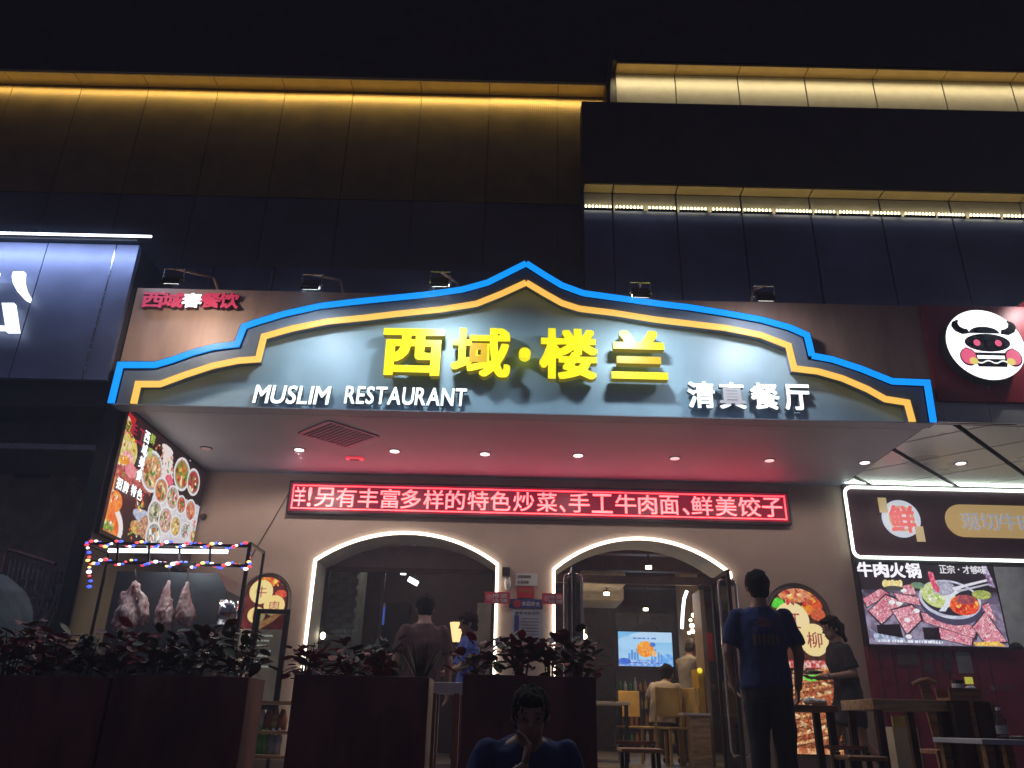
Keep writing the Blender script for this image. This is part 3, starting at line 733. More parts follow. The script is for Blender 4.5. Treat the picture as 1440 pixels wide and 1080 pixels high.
def band(o, w, y0, y1):
    """ribbon of width w following an open outline, mitred"""
    m = MB(); n = len(o); A = []; B = []
    V = [Vector((p[0], p[1])) for p in o]
    for i in range(n):
        d0 = (V[i]-V[i-1]).normalized() if i else None; d1 = (V[i+1]-V[i]).normalized() if i < n-1 else None
        e = d1 or d0; d = ((d0 or d1)+e).normalized(); nn = Vector((-d.y, d.x)); k = min(1.8, 1/max(.4, nn.dot(Vector((-e.y, e.x)))))
        A.append(V[i]-nn*w/2*k); B.append(V[i]+nn*w/2*k)
    if abs(o[0][1]-ZB) < 1e-4: A[0].y = B[0].y = ZB
    if abs(o[-1][1]-ZB) < 1e-4: A[-1].y = B[-1].y = ZB
    for i in range(n-1):
        q = [A[i], A[i+1], B[i+1], B[i]]
        vs = [(v.x, y, v.y) for y in (y0, y1) for v in q]
        fs = [(0, 1, 2, 3), (7, 6, 5, 4), (0, 4, 5, 1), (2, 6, 7, 3)]
        if i == 0: fs.append((0, 3, 7, 4))
        if i == n-2: fs.append((1, 5, 6, 2))
        m.add(vs, fs)
    return m
def fillcurve(outer, holes, depth, y, name, m, parent):
    cu = bpy.data.curves.new('t', 'CURVE'); cu.dimensions = '2D'; cu.fill_mode = 'BOTH'; cu.extrude = depth/2
    for L in [outer]+holes:
        sp = cu.splines.new('POLY'); sp.points.add(len(L)-1); sp.use_cyclic_u = True
        for i, (x, z) in enumerate(L): sp.points[i].co = (x, z, 0, 1)
    o = bpy.data.objects.new('t', cu); me = bpy.data.meshes.new_from_object(o); bpy.data.objects.remove(o); bpy.data.curves.remove(cu)
    me.materials.clear(); me.name = name
    for p in me.polygons: p.use_smooth = False
    me.transform(Matrix(((1, 0, 0, 0), (0, 0, -1, y-depth/2), (0, 1, 0, 0), (0, 0, 0, 1))))
    return link(name, me, m, parent)
# recessed face, then the proud ring between the two outlines
def inset(o, dz): return [[p[0], p[1]+dz] for p in o]
fillcurve([tuple(p) for p in YL], [], .03, YS+.12, 'sign_face', M['signface'], sg)
ringo = [tuple(p) for p in BL]+[tuple(p) for p in reversed(YL)]
fillcurve(ringo, [], .17, YS+.125, 'sign_ring', M['signring'], sg)
def pieces(o, cuts): 
    r = []; s = 0
    for c_ in cuts+[len(o)-1]: r.append(o[s:c_+1]); s = c_
    return r
for seg in pieces(BL, [9, 13, 17, 20, 23, 28]): band(seg, .066, YS-.066, YS-.047).build('blue_neon_strip', M['blue'], sg)
for seg in pieces(YL, [8, 12, 15, 18, 21, 26]): band(seg, .066, YS-.066, YS-.047).build('amber_neon_strip', M['yel'], sg)
band(BL, .10, YS-.045, YS+.12).build('blue_strip_return', M['trim'], sg)
# thin bottom trim
MB().box(BL[0][0], BL[-1][0], YS-.045, YF-.002, ZB-.012, ZB-.001).build('bottom_trim', M['soffit'], sg)
MB().box(BL[0][0]+.02, BL[-1][0]-.02, YF+.003, YF+.03, ZB-.012, ZC-.001).build('bottom_return', M['soffit'], sg)
yl = YS+.02
def big(ch, bx, dim=None, dm=None, bold=.037):
    a = at(bx[0], bx[1], yl-.09); b = at(bx[2], bx[3], yl-.09)
    letter(ch, a.x, b.x, b.z, a.z, yl, .09, M['lyel'], M['lside'], sg, bold, 'yellow_character', dim=dim, dimface=dm)
big('西', (540, 461, 622, 529)); big('域', (637, 460, 717, 531), bold=.029)
a_ = at(661, 483, yl-.09); b_2 = at(684.5, 509.5, yl-.09); tw = (b_2.x-a_.x)*.36; th2 = (a_.z-b_2.z)*.34
fillcurve([(a_.x, b_2.z), (b_2.x, b_2.z), (b_2.x, a_.z), (a_.x, a_.z)], [[(a_.x+tw, b_2.z+th2), (a_.x+tw, a_.z-th2), (b_2.x-tw, a_.z-th2), (b_2.x-tw, b_2.z+th2)]], .004, yl-.0905, 'dim_stroke_face', M['lyeld'], sg)
big('楼', (759, 461, 841, 534), bold=.031); big('兰', (858, 464, 940, 534), 'island', M['lyeld'])
c = at(738, 496, yl-.09); MB().lathe([(.062, 0), (.062, .09)], (0, 0, 0), 18, Matrix.Translation(c) @ Matrix.Rotation(-math.pi/2, 4, 'X')).build('yellow_dot', M['lyel'], sg)
# english line
def latin(s, x0, x1, z0, z1, y, d, face, side, par, bold, shear=.0):
    ws = []; 
    for ch in s:
        if ch == ' ': ws.append(.34); continue
        L = np.concatenate(glyph_loops(ch, bold)); ws.append(L[:, 0].max()-L[:, 0].min())
    g = .07; tot = sum(ws)+g*(len(s)-1); k = (x1-x0)/tot; x = x0
    for ch, w in zip(s, ws):
        if ch != ' ': letter(ch, x, x+w*k, z0, z1, y, d, face, side, par, bold, 'white_letter', shear)
        x += (w+g)*k
a = at(354, 566, YS+.0); b = at(464, 543, YS+.0); latin('MUSLIM', a.x, b.x, a.z, b.z, YS+.06, .05, M['lwhite'], M['lwside'], sg, .02, .08)
a = at(483, 568, YS+.0); b = at(656, 546, YS+.0); latin('RESTAURANT', a.x, b.x, a.z+.01, b.z+.0, YS+.06, .05, M['lwhite'], M['lwside'], sg, .02, .04)
for ch, bx in zip('清真餐厅', [(966, 536, 1007, 574), (1010, 537, 1050, 575), (1054, 538, 1098, 576), (1101, 540, 1142, 577)]):
    a = at(bx[0], bx[1], YS); b = at(bx[2], bx[3], YS)
    letter(ch, a.x, b.x, b.z, a.z, YS+.06, .06, M['lwhite'], M['lwside'], sg, .026, 'white_character', dim=(lambda u, v: .14 < v < .8) if ch == '真' else None, dimface=M['lwhited'])
# small red sign on the copper
ss = thing('small_sign', 'small raised red Chinese characters on the copper panel at left', 'sign', tuple(at(270, 436, YF)))
for ch, bx in zip('西域春餐饮', [(203, 412, 229, 434), (231, 412, 257, 434), (259, 413, 283, 434), (285, 412, 309, 434), (311, 412, 335, 435)]):
    a = at(bx[0], bx[1], YF-.05); b = at(bx[2], bx[3], YF-.05)
    letter(ch, a.x, b.x, b.z, a.z, YF-.01, .06, M['lwhite'] if ch == '春' else M['lpink'], M['lpside'], ss, .03, 'raised_character')
# floodlights over the sign
def flood(px, py, lab, hot, tgt, col, en):
    b = at(px, py+22, YF-.5); t = thing('floodlight', lab, 'floodlight', tuple(b), group='floodlights on arms above the sign')
    top = at(px, py, YF-.75); z0f = zt-.02
    MB().bar((top.x+.14, YF+.15, zt-.02), (top.x+.12, YF-.1, zt+.10), .025).bar((top.x+.12, YF-.1, zt+.10), (top.x, YF-.75, top.z-.0), .022).build('arm', M['copper'], t)
    hz = top.z-.13; w = .105
    MB().tube([(top.x-w, YF-.75, hz), (top.x-w, YF-.75, top.z), (top.x+w, YF-.75, top.z), (top.x+w, YF-.75, hz)], .008, 6).build('yoke', M['steel'], t)
    R = Matrix.Translation((top.x, YF-.75, hz)) @ Matrix.Rotation(math.radians(46), 4, 'X') @ Matrix.Diagonal((1, .72, .8, 1))
    MB().box(-w+.012, w-.012, -.1, .1, -.025, .02, R).build('housing', M['black'], t)
    fins = MB()
    for k in range(7): fins.box(-w+.02, w-.02, -.09+k*.028, -.084+k*.028, .021, .045, R)
    fins.build('cooling_fins', M['black'], t)
    MB().box(-w+.03, w-.03, -.085, .085, -.030, -.0255, R).build('lens', M['flood'] if en else M['downoff'], t)
    p = R @ Vector((0, 0, -.05))
    if en: light('AREA', 'flood_beam', p, en, col, .2, .14, target=p+Vector((0, .75 if px in (247, 1073) else .22, -1)))
for (px, py, lab, col, en, tz) in [(247, 378, 'floodlight above the small red characters at far left', (1, .84, .68), 11, .9), (440, 386, 'floodlight whose arm is lit white, second from left', (.84, .93, 1), 15, 1.7),
                            (620, 382, 'floodlight above the first yellow character', (.8, .93, 1), 24, 1.7), (900, 397, 'floodlight right of the sign peak above the last yellow character', (.8, .93, 1), 24, 1.7), (1073, 402, 'floodlight above the white Chinese characters, rightmost', (.92, .9, .95), 11, 1.7)]:
    x = at(px, py, YF-.75).x; flood(px, py, lab, None, (x, YF+.05, at(px, py, YF-.75).z-.14-tz), col, en)
# ================================================================== left shop
ls = thing('shop_fascia', 'dark blue grey shop sign board at far left with cut off white characters', 'shop sign', (-6.5, 7.6, 4.6))
tl = at(213, 342, 7.6); zb0 = at(90, 533, 7.6).z; xr_ = at(200, 440, 7.62).x; xs_ = at(132, 470, 7.6).x; xs2 = at(24, 490, 7.6).x
for a, b in ((-12, xs2), (xs2, xs_), (xs_, XL-.13)):
    MB().box(a+.006, b-.006, 7.6, 7.66, zb0, tl.z-.03).build('sign_panel', M['darkwall2'], ls)
MB().box(xs_-.006, xs_+.006, 7.595, 7.6, zb0, tl.z-.1).build('seam_strip', M['steel'], ls)
MB().box(-12, XL-.13, 7.66, 8.9, zb0, tl.z-.03).build('box_body', M['black'], ls)
MB().box(-12, at(213, 342, 7.5).x, 7.46, 7.48, tl.z-.006, tl.z+.014).build('tube_light', M['tubew'], ls)
MB().box(-12, XL-.13, 7.53, 7.66, tl.z-.02, tl.z+.05).build('top_ledge', M['black'], ls)
strip('shop_tube_light', -10, at(213, 342, 7.5).x, 7.30, tl.z-.02, 62, (.55, .68, 1), .04, (0, .35, -1))
P = lambda L, y=7.55: [(at(a, b, y).x, at(a, b, y).z) for a, b in L]
fillcurve(P([(37, 385), (22, 385), (20, 392), (22, 402), (28, 413), (38, 424), (43, 426), (45, 421), (39, 410), (36, 398)][::-1]), [], .05, 7.6-.05, 'white_character_stroke', M['lwhite'], ls)
fillcurve(P([(6, 429), (23, 429), (29, 469), (12, 469), (12, 466), (-30, 465), (-30, 459), (11, 461)][::-1]), [], .05, 7.6-.05, 'white_character_stroke', M['lwhite'], ls)
fillcurve(P([(-20, 384), (1, 385), (0, 389), (-12, 402)][::-1]), [], .05, 7.6-.05, 'white_character_stroke', M['lwhite'], ls)
lw = thing('neighbour_facade', 'unlit olive grey shop front wall under the dark sign at far left', 'shop front', (-6, 9.4, ZP))
zz = at(60, 635, 9.4).z
MB().box(-14, XL-.17, 9.4, 9.6, ZP, zz+1.6).build('wall', mat('olive_grey_wall', (.62, .54, .42), .7, bump=.15), lw)
MB().box(-14, XL-.17, 7.75, 9.4, at(60, 570, 7.75).z, zb0-.002).build('shutter_box', M['black'], lw)
MB().box(-14, XL-.4, 8.3, 9.39, at(60, 630, 8.3).z, at(60, 575, 8.3).z).build('shutter_box', mat('dark_plum_metal', (.14, .11, .14), .45), lw)
MB().box(-14, XL-.42, 8.24, 8.3, at(60, 630, 8.3).z-.03, at(60, 630, 8.3).z+.03).build('edge_strip', M['steel'], lw)
a = at(26, 649, 9.38); b = at(68, 672, 9.38)
vt2 = thing('wall_vent', 'small dark louvred vent grille on the olive wall at far left', 'vent', tuple(a))
MB().box(a.x, b.x, 9.36, 9.399, b.z, a.z).build('frame', M['black'], vt2)
for k in range(8):
    z = b.z+(a.z-b.z)*(k+.5)/8; MB().box(a.x+.015, b.x-.015, 9.352, 9.359, z-.006, z+.006).build('slat', M['darkwall2'], vt2)
# folding gate, leaning post, covered object
fg = thing('folding_gate', 'grey accordion folding gate with pink metal handrail at far left', 'gate', tuple(at(50, 900, 8.2)))
base = ZP
for k in range(15):
    px = 8+k*6.6; top = at(px, 785+k*1.6, 8.2); m = MB()
    m.tube([top, top+Vector((.02, 0, -.25)), top+Vector((-.03, 0, -.55)), (top.x+.01, 8.2, base)], .013, 5); m.build('slat', M['steel'], fg)
for k in range(9):
    a = at(30+k*7, 815, 8.17); b = at(38+k*7, 880, 8.17)
    if k % 2: a, b = at(38+k*7, 815, 8.17), at(28+k*7, 880, 8.17)
    MB().bar(a, b, .018, .006).build('cross_bar', M['steel'], fg)
hr = [at(2, 805, 8.1), at(7, 780, 8.1), at(13, 773, 8.1), at(30, 778, 8.1), at(78, 793, 8.1)]
MB().tube(hr, .022, 8).build('handrail', mat('pinkish_metal', (.5, .3, .3), .3, .8), fg)
lp = thing('leaning_board', 'pale wooden board with a small label leaning by the grill stall', 'board', tuple(at(105, 880, 8.0)))
a, b = at(118, 770, 8.0), at(98, 890, 8.0)
MB().bar(a, Vector((b.x-.05, b.y, ZP)), .11, .03, up=(0, 1, 0)).build('board', mat('old_plank', (.36, .25, .2), .7, stretch=(1, 1, 8)), lp)
MB().bar(at(128, 775, 8.02), at(112, 880, 8.02), .05, .03, up=(0, 1, 0)).build('batten', M['wood'], lp)
MB().bar(at(118, 828, 7.95), at(112, 860, 7.95), .085, .006, up=(0, 1, 0)).build('label', mat('pale_lilac_label', (.4, .33, .42), .6), lp)
def organic(parts, voxel, name, m, parent=None, smooth=4, wrinkle=0, wf=14, local=True):
    """parts: MB with closed overlapping pieces, fused into one continuous surface"""
    me = parts.mesh('t'); o = bpy.data.objects.new('t', me); ts = bpy.data.scenes.new('bench'); ts.collection.objects.link(o)
    bm = bmesh.new(); bm.from_mesh(me); bmesh.ops.recalc_face_normals(bm, faces=bm.faces); bm.to_mesh(me); bm.free()
    r = o.modifiers.new('r', 'REMESH'); r.mode = 'VOXEL'; r.voxel_size = voxel
    s_ = o.modifiers.new('s', 'SMOOTH'); s_.iterations = smooth; s_.factor = .5
    vl = ts.view_layers[0]
    with bpy.context.temp_override(scene=ts, view_layer=vl): dg = bpy.context.evaluated_depsgraph_get()
    e = o.evaluated_get(dg)
    out = bpy.data.meshes.new_from_object(e); bpy.data.objects.remove(o); bpy.data.scenes.remove(ts)
    if wrinkle:
        for v in out.vertices:
            q = Vector((v.co.x*wf, v.co.y*wf, v.co.z*wf*.55)); v.co += v.normal*(mnoise.noise(q)*wrinkle+mnoise.noise(q*2.7)*wrinkle*.4)
    out.polygons.foreach_set('use_smooth', [True]*len(out.polygons)); out.name = name
    return link(name, out, m, parent, local=local)
cv = MB().lathe([(.42, -.2), (.44, .3), (.40, .75), (.3, 1.0), (.12, 1.12)], (0, 0, 0), 20)
cv.box(-.5, .1, -.3, .3, -.1, .5)
p0 = at(8, 810, 7.2)
cvo = organic(cv, .03, 'covered_machine', M['dkcloth'], wrinkle=.03, wf=5); cvo.location = (p0.x-.12, 7.2, p0.z-1.12); tag(cvo, 'grey blue cloth covered shape standing in front of the folding gate', 'covered machine')
MB().box(-.3, .3, -.25, .25, ZP-(p0.z-1.12), -.05).build('base', M['black'], cvo, local=True)
# ================================================================== right shop
rs = thing('shop_fascia', 'red shop sign board with glowing bull burger emblem at right edge', 'shop sign', (5.5, 7.72, 4.9))
ztr = at(1400, 432, 7.72).z; zbr = at(1400, 566, 7.72).z; xL2 = at(1246, 500, 7.72).x
gr = bpy.data.materials.new('red_to_brown_board'); gr.use_nodes = True
nt = gr.node_tree; b_ = nt.nodes['Principled BSDF']; b_.inputs['Roughness'].default_value = .4
ns_ = nt.nodes.new('ShaderNodeTexNoise'); ns_.inputs['Scale'].default_value = 3; rp = nt.nodes.new('ShaderNodeValToRGB'); rp.color_ramp.elements[0].color = (.32, .015, .04, 1); rp.color_ramp.elements[1].color = (.4, .025, .055, 1)
nt.links.new(ns_.outputs['Fac'], rp.inputs[0]); nt.links.new(rp.outputs[0], b_.inputs['Base Color'])
xm_ = at(1290, 500, 7.70).x
MB().box(XR+.10, 11, 7.70, 7.74, zbr, ztr).build('sign_panel', gr, rs)
x5 = at(1392, 585, 7.74).x
for a, b in ((XR+.06, x5), (x5, 8.5), (8.5, 11)): MB().box(a+.004, b-.004, 7.73, 7.80, ZC+.0, zbr-.004).build('grey_fascia', M['tileR'], rs)
MB().box(xL2, 11, 7.80, 8.9, ZC+.12, ztr+.02).build('box_body', M['black'], rs)
ct = at(1387, 484, 7.55); rad = (at(1440, 485, 7.55).x-at(1331, 485, 7.55).x)/2*1.0; ct = at(1386, 484, 7.55)
disc = thing('round_emblem', 'white glowing round emblem with a black bull head holding a burger', 'emblem', tuple(ct))
RX = Matrix.Rotation(math.pi/2, 4, 'X')
MB().lathe([(rad, 0), (rad, .13)], (ct.x, 7.69, ct.z), 56, RX).build('disc_side', M['black'], disc)
MB().lathe([(rad*.992, 0), (rad*.992, .01)], (ct.x, 7.559, ct.z), 56, RX).build('lit_face', emis('emblem_white', (1, 1, 1), 1.5), disc)
ek = mat('emblem_black', (.015, .015, .02), .25); eo = emis('emblem_pink', (.95, .12, .25), .9); ey = emis('emblem_yellow', (.9, .75, .15), .9)
def ep(L, m, lay, name='emblem_shape', holes=()):
    # L in emblem units: centre 0,0, radius 1, z up
    f = lambda Q: [(ct.x+x*rad, ct.z+z*rad) for x, z in Q]
    fillcurve(f(L), [f(h) for h in holes], .003, 7.548-.004*lay, name, m, disc)
def ellp(cx, cz, rx, rz, n=28, a0=0, a1=360): return [(cx+rx*math.cos(math.radians(a0+(a1-a0)*i/n)), cz+rz*math.sin(math.radians(a0+(a1-a0)*i/n))) for i in range(n if a1-a0 == 360 else n+1)]
CX = .05
ep(ellp(CX, .04, .585, .255), ek, 0)
ep(ellp(CX-.02, .31, .39, .19, 24, 0, 180), ek, 0)
for s_ in (-1, 1):
    ep([(CX+s_*x, z) for x, z in [(.40, .30), (.60, .27), (.77, .36), (.84, .50), (.80, .62), (.66, .69), (.62, .66), (.66, .60), (.63, .50), (.54, .44), (.44, .42)]][::s_], ek, 0)
    ep(ellp(CX+s_*.275, .03, .085, .09), eo, 1)
    ep(ellp(CX+s_*.57, -.38, .22, .25), ek, 1); ep(ellp(CX+s_*.575, -.37, .19, .215), eo, 2); ep(ellp(CX+s_*.47, -.50, .105, .10), ey, 3)
    ep([(CX+s_*x, z) for x, z in [(.48, -.22), (.66, -.2), (.62, -.1), (.55, -.12)]][::s_], eo, 1)
ep([(CX-.40, -.32), (CX+.40, -.32), (CX+.42, -.245), (CX-.42, -.245)], ek, 0)
ep([(CX-.42, -.42), (CX-.36, -.64), (CX+.36, -.64), (CX+.42, -.42)], ek, 0)
N_ = 18
ep([(CX-.38+.76*i/N_, -.525-.035*math.sin(i/N_*math.pi*4)) for i in range(N_+1)]+[(CX+.38-.76*i/N_, -.49-.035*math.sin((N_-i)/N_*math.pi*4)) for i in range(N_+1)], emis('emblem_white_line', (1, 1, 1), 1.2), 1)
light('AREA', 'emblem_glow', (ct.x, 7.5, ct.z), 6, (1, 1, 1), rad*1.6, target=(ct.x, 5, ct.z))
light('SPOT', 'shop_flood_beam', (5.85, 7.2, ztr+.15), 60, (1, .93, .9), .05, target=(5.95, 7.74, ztr-.35), spot=110, blend=.9)
fr_ = MB().bar((5.62, 7.74, ztr+.0), (5.85, 7.2, ztr+.2), .03).build('lamp_bracket', M['steel']); tag(fr_, 'pale metal lamp arm over the red sign at right edge', 'lamp arm')
# panel ceiling of the right shop
ce = thing('panel_ceiling', 'grey metal panel ceiling with dark diagonal joints over the right shop', 'ceiling', (6.5, 9, ZC))
MB().box(XR+.01, 12, 7.8, YW, ZC+.05, ZC+.1).build('backing', M['blackmat'], ce)
# joints: two families of parallel lines
def cl(p, q): return atz(*p, ZC), atz(*q, ZC)
F1 = [cl((1255, 631), (1342, 682)), cl((1355, 605), (1440, 667)), cl((1200, 671), (1220, 680))]
F2 = [cl((1272, 620), (1352, 604)), cl((1215, 662), (1440, 620)), cl((1242, 680), (1440, 647)), cl((1375, 681), (1440, 671))]
d1 = (F1[0][1]-F1[0][0]).normalized(); d2 = (F2[1][1]-F2[1][0]).normalized()
def off(p, d): return p.x*(-d.y)+p.y*d.x
o1 = sorted([off(F1[0][0], d1), off(F1[1][0], d1), off(F1[2][0], d1)]); o2 = sorted([off(f[0], d2) for f in F2])
s1 = (o1[-1]-o1[0])/2 if True else 1; s1 = abs(off(F1[1][0], d1)-off(F1[0][0], d1)); s2 = (o2[-1]-o2[0])/3
n1 = Vector((-d1.y, d1.x, 0)); n2 = Vector((-d2.y, d2.x, 0))
def pt(u, v): # intersection of offset u along family 1 and v along family 2
    det = n1.x*n2.y-n1.y*n2.x; return Vector(((u*n2.y-v*n1.y)/det, (n1.x*v-n2.x*u)/det, ZC))
b1 = off(F1[0][0], d1); b2 = off(F2[1][0], d2); g1, g2 = .03, .012
def clip(poly, f):
    out = []
    for i in range(len(poly)):
        a, b = poly[i], poly[(i+1) % len(poly)]; fa, fb = f(a), f(b)
        if fa >= 0: out.append(a)
        if fa*fb < 0: out.append(a+(b-a)*(fa/(fa-fb)))
    return out
for i in range(-8, 9):
    for j in range(-10, 11):
        q = [pt(b1+i*s1+g1, b2+j*s2+g2), pt(b1+(i+1)*s1-g1, b2+j*s2+g2), pt(b1+(i+1)*s1-g1, b2+(j+1)*s2-g2), pt(b1+i*s1+g1, b2+(j+1)*s2-g2)]
        for f in (lambda p: p.x-(XR+.012), lambda p: 9.5-p.x, lambda p: p.y-7.82, lambda p: YW-.01-p.y):
            q = clip(q, f) if len(q) > 2 else q
        if len(q) < 3: continue
        n = len(q); MB().add(q+[v+Vector((0, 0, .03)) for v in q], [tuple(range(n)), tuple(range(2*n-1, n-1, -1))]+[(k, k+n, (k+1) % n+n, (k+1) % n) for k in range(n)]).build('ceiling_panel', M['tileR'], ce)
# framed sign under it
rw = thing('hotpot_shop', 'dark maroon shop front with neon framed sign board at right', 'shop front', (6, YW, ZP))
TLc, TRc, BLc = at(1186, 686, YW-.1), at(1560, 692, YW-.1), at(1201, 781, YW-.1)
xa, ya_ = TLc.x+.0, YW-.1; zt2, zb2 = at(1300, 688, YW-.1).z, at(1300, 786, YW-.1).z
MB().box(XR+.0, 12, YW+.35, YW+.45, ZP, ZC).build('rear_wall', mat('rear_grey_wall', (.4, .4, .41), .6), rw) if False else None
MB().box(XR+.002, 12, YW-.095, YW+.3, zb2-.0, ZC-.0).build('sign_board', M['maroon2'], rw)
nb = MB(); r_ = .09
pts = []
for (cx, cz, a0) in ((xa+r_, zb2+r_, 180), (8.5, zb2+r_, 270), (8.5, zt2-r_, 0), (xa+r_, zt2-r_, 90)):
    for k in range(5): a = math.radians(a0+k*22.5); pts.append((cx+r_*math.cos(a), YW-.12, cz+r_*math.sin(a)))
nb.tube(pts, .021, 8, closed=True); nb.build('neon_frame', M['neonw2'], rw, smooth=True)
ss2 = strip('neon_frame_light', xa, 8.5, YW-.15, zt2+.03, 9, (.85, 1, .85), .03, (0, -.5, 1))
# round badge with the character
bc = at(1268, 729, YW-.13); br = .245
bd = thing('round_badge', 'pale round badge with red brush character on the maroon board', 'badge', tuple(bc))
bgm = emis('badge_pale', (.55, .62, .72), .85); bgold = emis('badge_gold', (.5, .36, .14), .8); bred = emis('badge_red', (.75, .035, .035), .9)
MB().lathe([(br, 0), (br, .03)], (bc.x, YW-.098, bc.z), 40, RX).build('disc', bgm, bd)
fillcurve([(bc.x+x*br, bc.z+z*br) for x, z in ellp(0, 0, .68, .7)], [[(bc.x+x*br, bc.z+z*br) for x, z in ellp(0, 0, .55, .58)]], .004, YW-.130, 'gold_ring', bgold, bd)
for dx, dz in ((-.22, .17), (.2, -.2)):
    MB().box(bc.x+dx-.055, bc.x+dx+.055, YW-.137, YW-.134, bc.z+dz-.1, bc.z+dz+.1).build('gold_tab', bgold, bd)
letter('鲜', bc.x-.16, bc.x+.17, bc.z-.19, bc.z+.17, YW-.138, .006, bred, bred, bd, .03, 'red_character')
pa, pb2 = at(1326, 709, YW-.12), at(1326, 754, YW-.12); ph = (pa.z-pb2.z)/2; pc = (pa.z+pb2.z)/2
pl = thing('pill_sign', 'gold pill shaped sign with faint grey characters on the maroon board', 'sign', (pa.x, YW-.1, pc))
fillcurve([(pa.x+ph-ph*math.sin(math.radians(180*i/20)), pc-ph*math.cos(math.radians(180*i/20)))for i in range(21)][::-1]+[(8.2, pc-ph), (8.2, pc+ph)], [], .03, YW-.098, 'gold_board', emis('pill_gold', (.42, .28, .11), .85, (.4, .3, .15)), pl)
gm = emis('pill_grey_letter', (.30, .31, .36), .8)
for i, ch in enumerate('现切牛肉火锅'):
    a = at(1355+i*27, 745, YW-.14); b = at(1376+i*27, 722, YW-.14); letter(ch, a.x, b.x, a.z, b.z, YW-.132, .012, gm, gm, pl, .012, 'grey_character')
# hot pot screen
s0, s1_, s2_, s3 = at(1203, 791, YW-.16), at(1394, 797, YW-.16), at(1420, 911, YW-.16), at(1226, 905, YW-.16)
sx0 = (s0.x+s3.x)/2; sx1 = (s1_.x+s2_.x)/2; sz1 = (s0.z+s1_.z)/2; sz0 = (s2_.z+s3.z)/2
def hot(P):
    # sheet 200 x 120
    P.C[:] = (34, 26, 32); P.put(P.V > 40, (120, 110, 135), (60, 50, 70), .1)
    P.poly([(0, 52), (60, 40), (200, 60), (200, 120), (0, 120)], (150, 142, 168), (105, 92, 115), .12)
    def meat(L): P.poly(L, (214, 120, 140), (150, 60, 85), .55); 
    def strands(L):
        xs = [p[0] for p in L]; ys = [p[1] for p in L]; m0 = P.C.copy(); cx = (min(xs)+max(xs))/2; cy = (min(ys)+max(ys))/2; rx = (max(xs)-min(xs))/2; ry = (max(ys)-min(ys))/2
        P.bits(cx, cy, rx*1.3, ry*1.3, int(rx*ry*1.1), [(236, 178, 190), (214, 118, 138), (245, 205, 212), (176, 70, 92), (225, 150, 165)], 1.2, 3.0, .32)
        k = np.zeros(P.U.shape, bool); n = len(L)
        for i in range(n):
            x1, y1 = L[i]; x2, y2 = L[(i+1) % n]
            if y1 != y2: k ^= ((y1 > P.V) != (y2 > P.V)) & (P.U < (x2-x1)*(P.V-y1)/(y2-y1)+x1)
        P.C[~k] = m0[~k]
    def tray(L, w=2.2):
        cx = sum(p[0] for p in L)/len(L); cy = sum(p[1] for p in L)/len(L)
        P.poly([(cx+(x-cx)*1.1, cy+(y-cy)*1.16) for x, y in L], (50, 38, 50)); P.poly(L, (232, 170, 182), (196, 92, 112), 1.1); strands(L)
    tray([(0, 54), (28, 38), (40, 46), (4, 66)]); tray([(6, 72), (34, 48), (60, 58), (22, 90)]); tray([(46, 44), (84, 50), (92, 64), (52, 56)])
    tray([(40, 70), (70, 62), (84, 80), (56, 104)]); tray([(82, 72), (160, 92), (152, 108), (84, 86)]); tray([(104, 94), (150, 108), (146, 119), (104, 110)])
    tray([(154, 92), (176, 70), (198, 112), (166, 114)]); tray([(172, 60), (184, 56), (190, 84), (178, 74)])
    tray([(58, 34), (76, 30), (80, 46), (60, 46)])
    for x, y in ((42, 58), (52, 60), (62, 40), (76, 70), (58, 108), (60, 84), (84, 102)): P.ell(x, y, 4.6, 3.2, (240, 238, 240))
    P.poly([(14, 92), (48, 90), (50, 112), (14, 112)], (22, 15, 22)); P.poly([(80, 94), (104, 94), (104, 114), (80, 114)], (28, 18, 24))
    # lemons
    for k in range(5): P.ell(36+k*5.5, 30+(k % 2), 4, 6, (236, 205, 110), (245, 235, 190), .4, 20)
    P.ell(48, 37, 14, 3.5, (70, 70, 60))
    # pot
    P.ell(128, 58, 46, 32, (70, 65, 90), rot=6); P.ell(128, 52, 45, 29, (215, 218, 235), (180, 182, 205), .2, 6); P.ell(128, 51, 41, 25, (40, 34, 48), rot=6)
    P.ell(112, 46, 25, 19, (225, 228, 200), (190, 205, 110), .2, 10); P.ell(106, 42, 12, 8, (160, 190, 70), (225, 225, 205), .4)
    P.ell(148, 60, 22, 15, (222, 40, 30), (240, 130, 60), .6, -6); P.bits(149, 60, 18, 11, 34, [(235, 60, 30), (245, 140, 60), (200, 25, 25), (250, 190, 90)], 1.6, 4.2, .7); P.ell(150, 52, 14, 7, (120, 60, 80), (200, 90, 80), .4)
    P.poly([(118, 70), (126, 60), (130, 50), (142, 42), (150, 38), (146, 34), (134, 38), (124, 48), (118, 60), (108, 70)], (222, 224, 240))
    P.bits(104, 44, 12, 10, 20, [(150, 190, 70), (225, 225, 200), (240, 240, 230), (190, 200, 120)], 1.4, 3.4);  P.ell(122, 36, 17, 10, (200, 198, 215), (150, 150, 170), .4, -8)
    P.poly([(103, 10), (110, 12), (112, 28), (116, 38), (112, 44), (106, 36), (103, 24)], (215, 45, 85), (235, 150, 170), .5)
    P.poly([(134, 34), (196, 18), (197, 21), (136, 38)], (225, 225, 235)); P.poly([(140, 38), (192, 26), (193, 28), (142, 41)], (190, 190, 205))
    P.poly([(184, 0), (192, 0), (199, 34), (190, 30)], (200, 190, 225), (120, 90, 120), .2)
    P.ell(176, 44, 14, 7, (130, 150, 60), (200, 200, 120), .5); P.ell(84, 32, 10, 5, (130, 170, 80), (90, 110, 150), .5)
    P.poly([(150, 114), (186, 112), (196, 119), (152, 119)], (230, 160, 60), (240, 225, 120), .6)
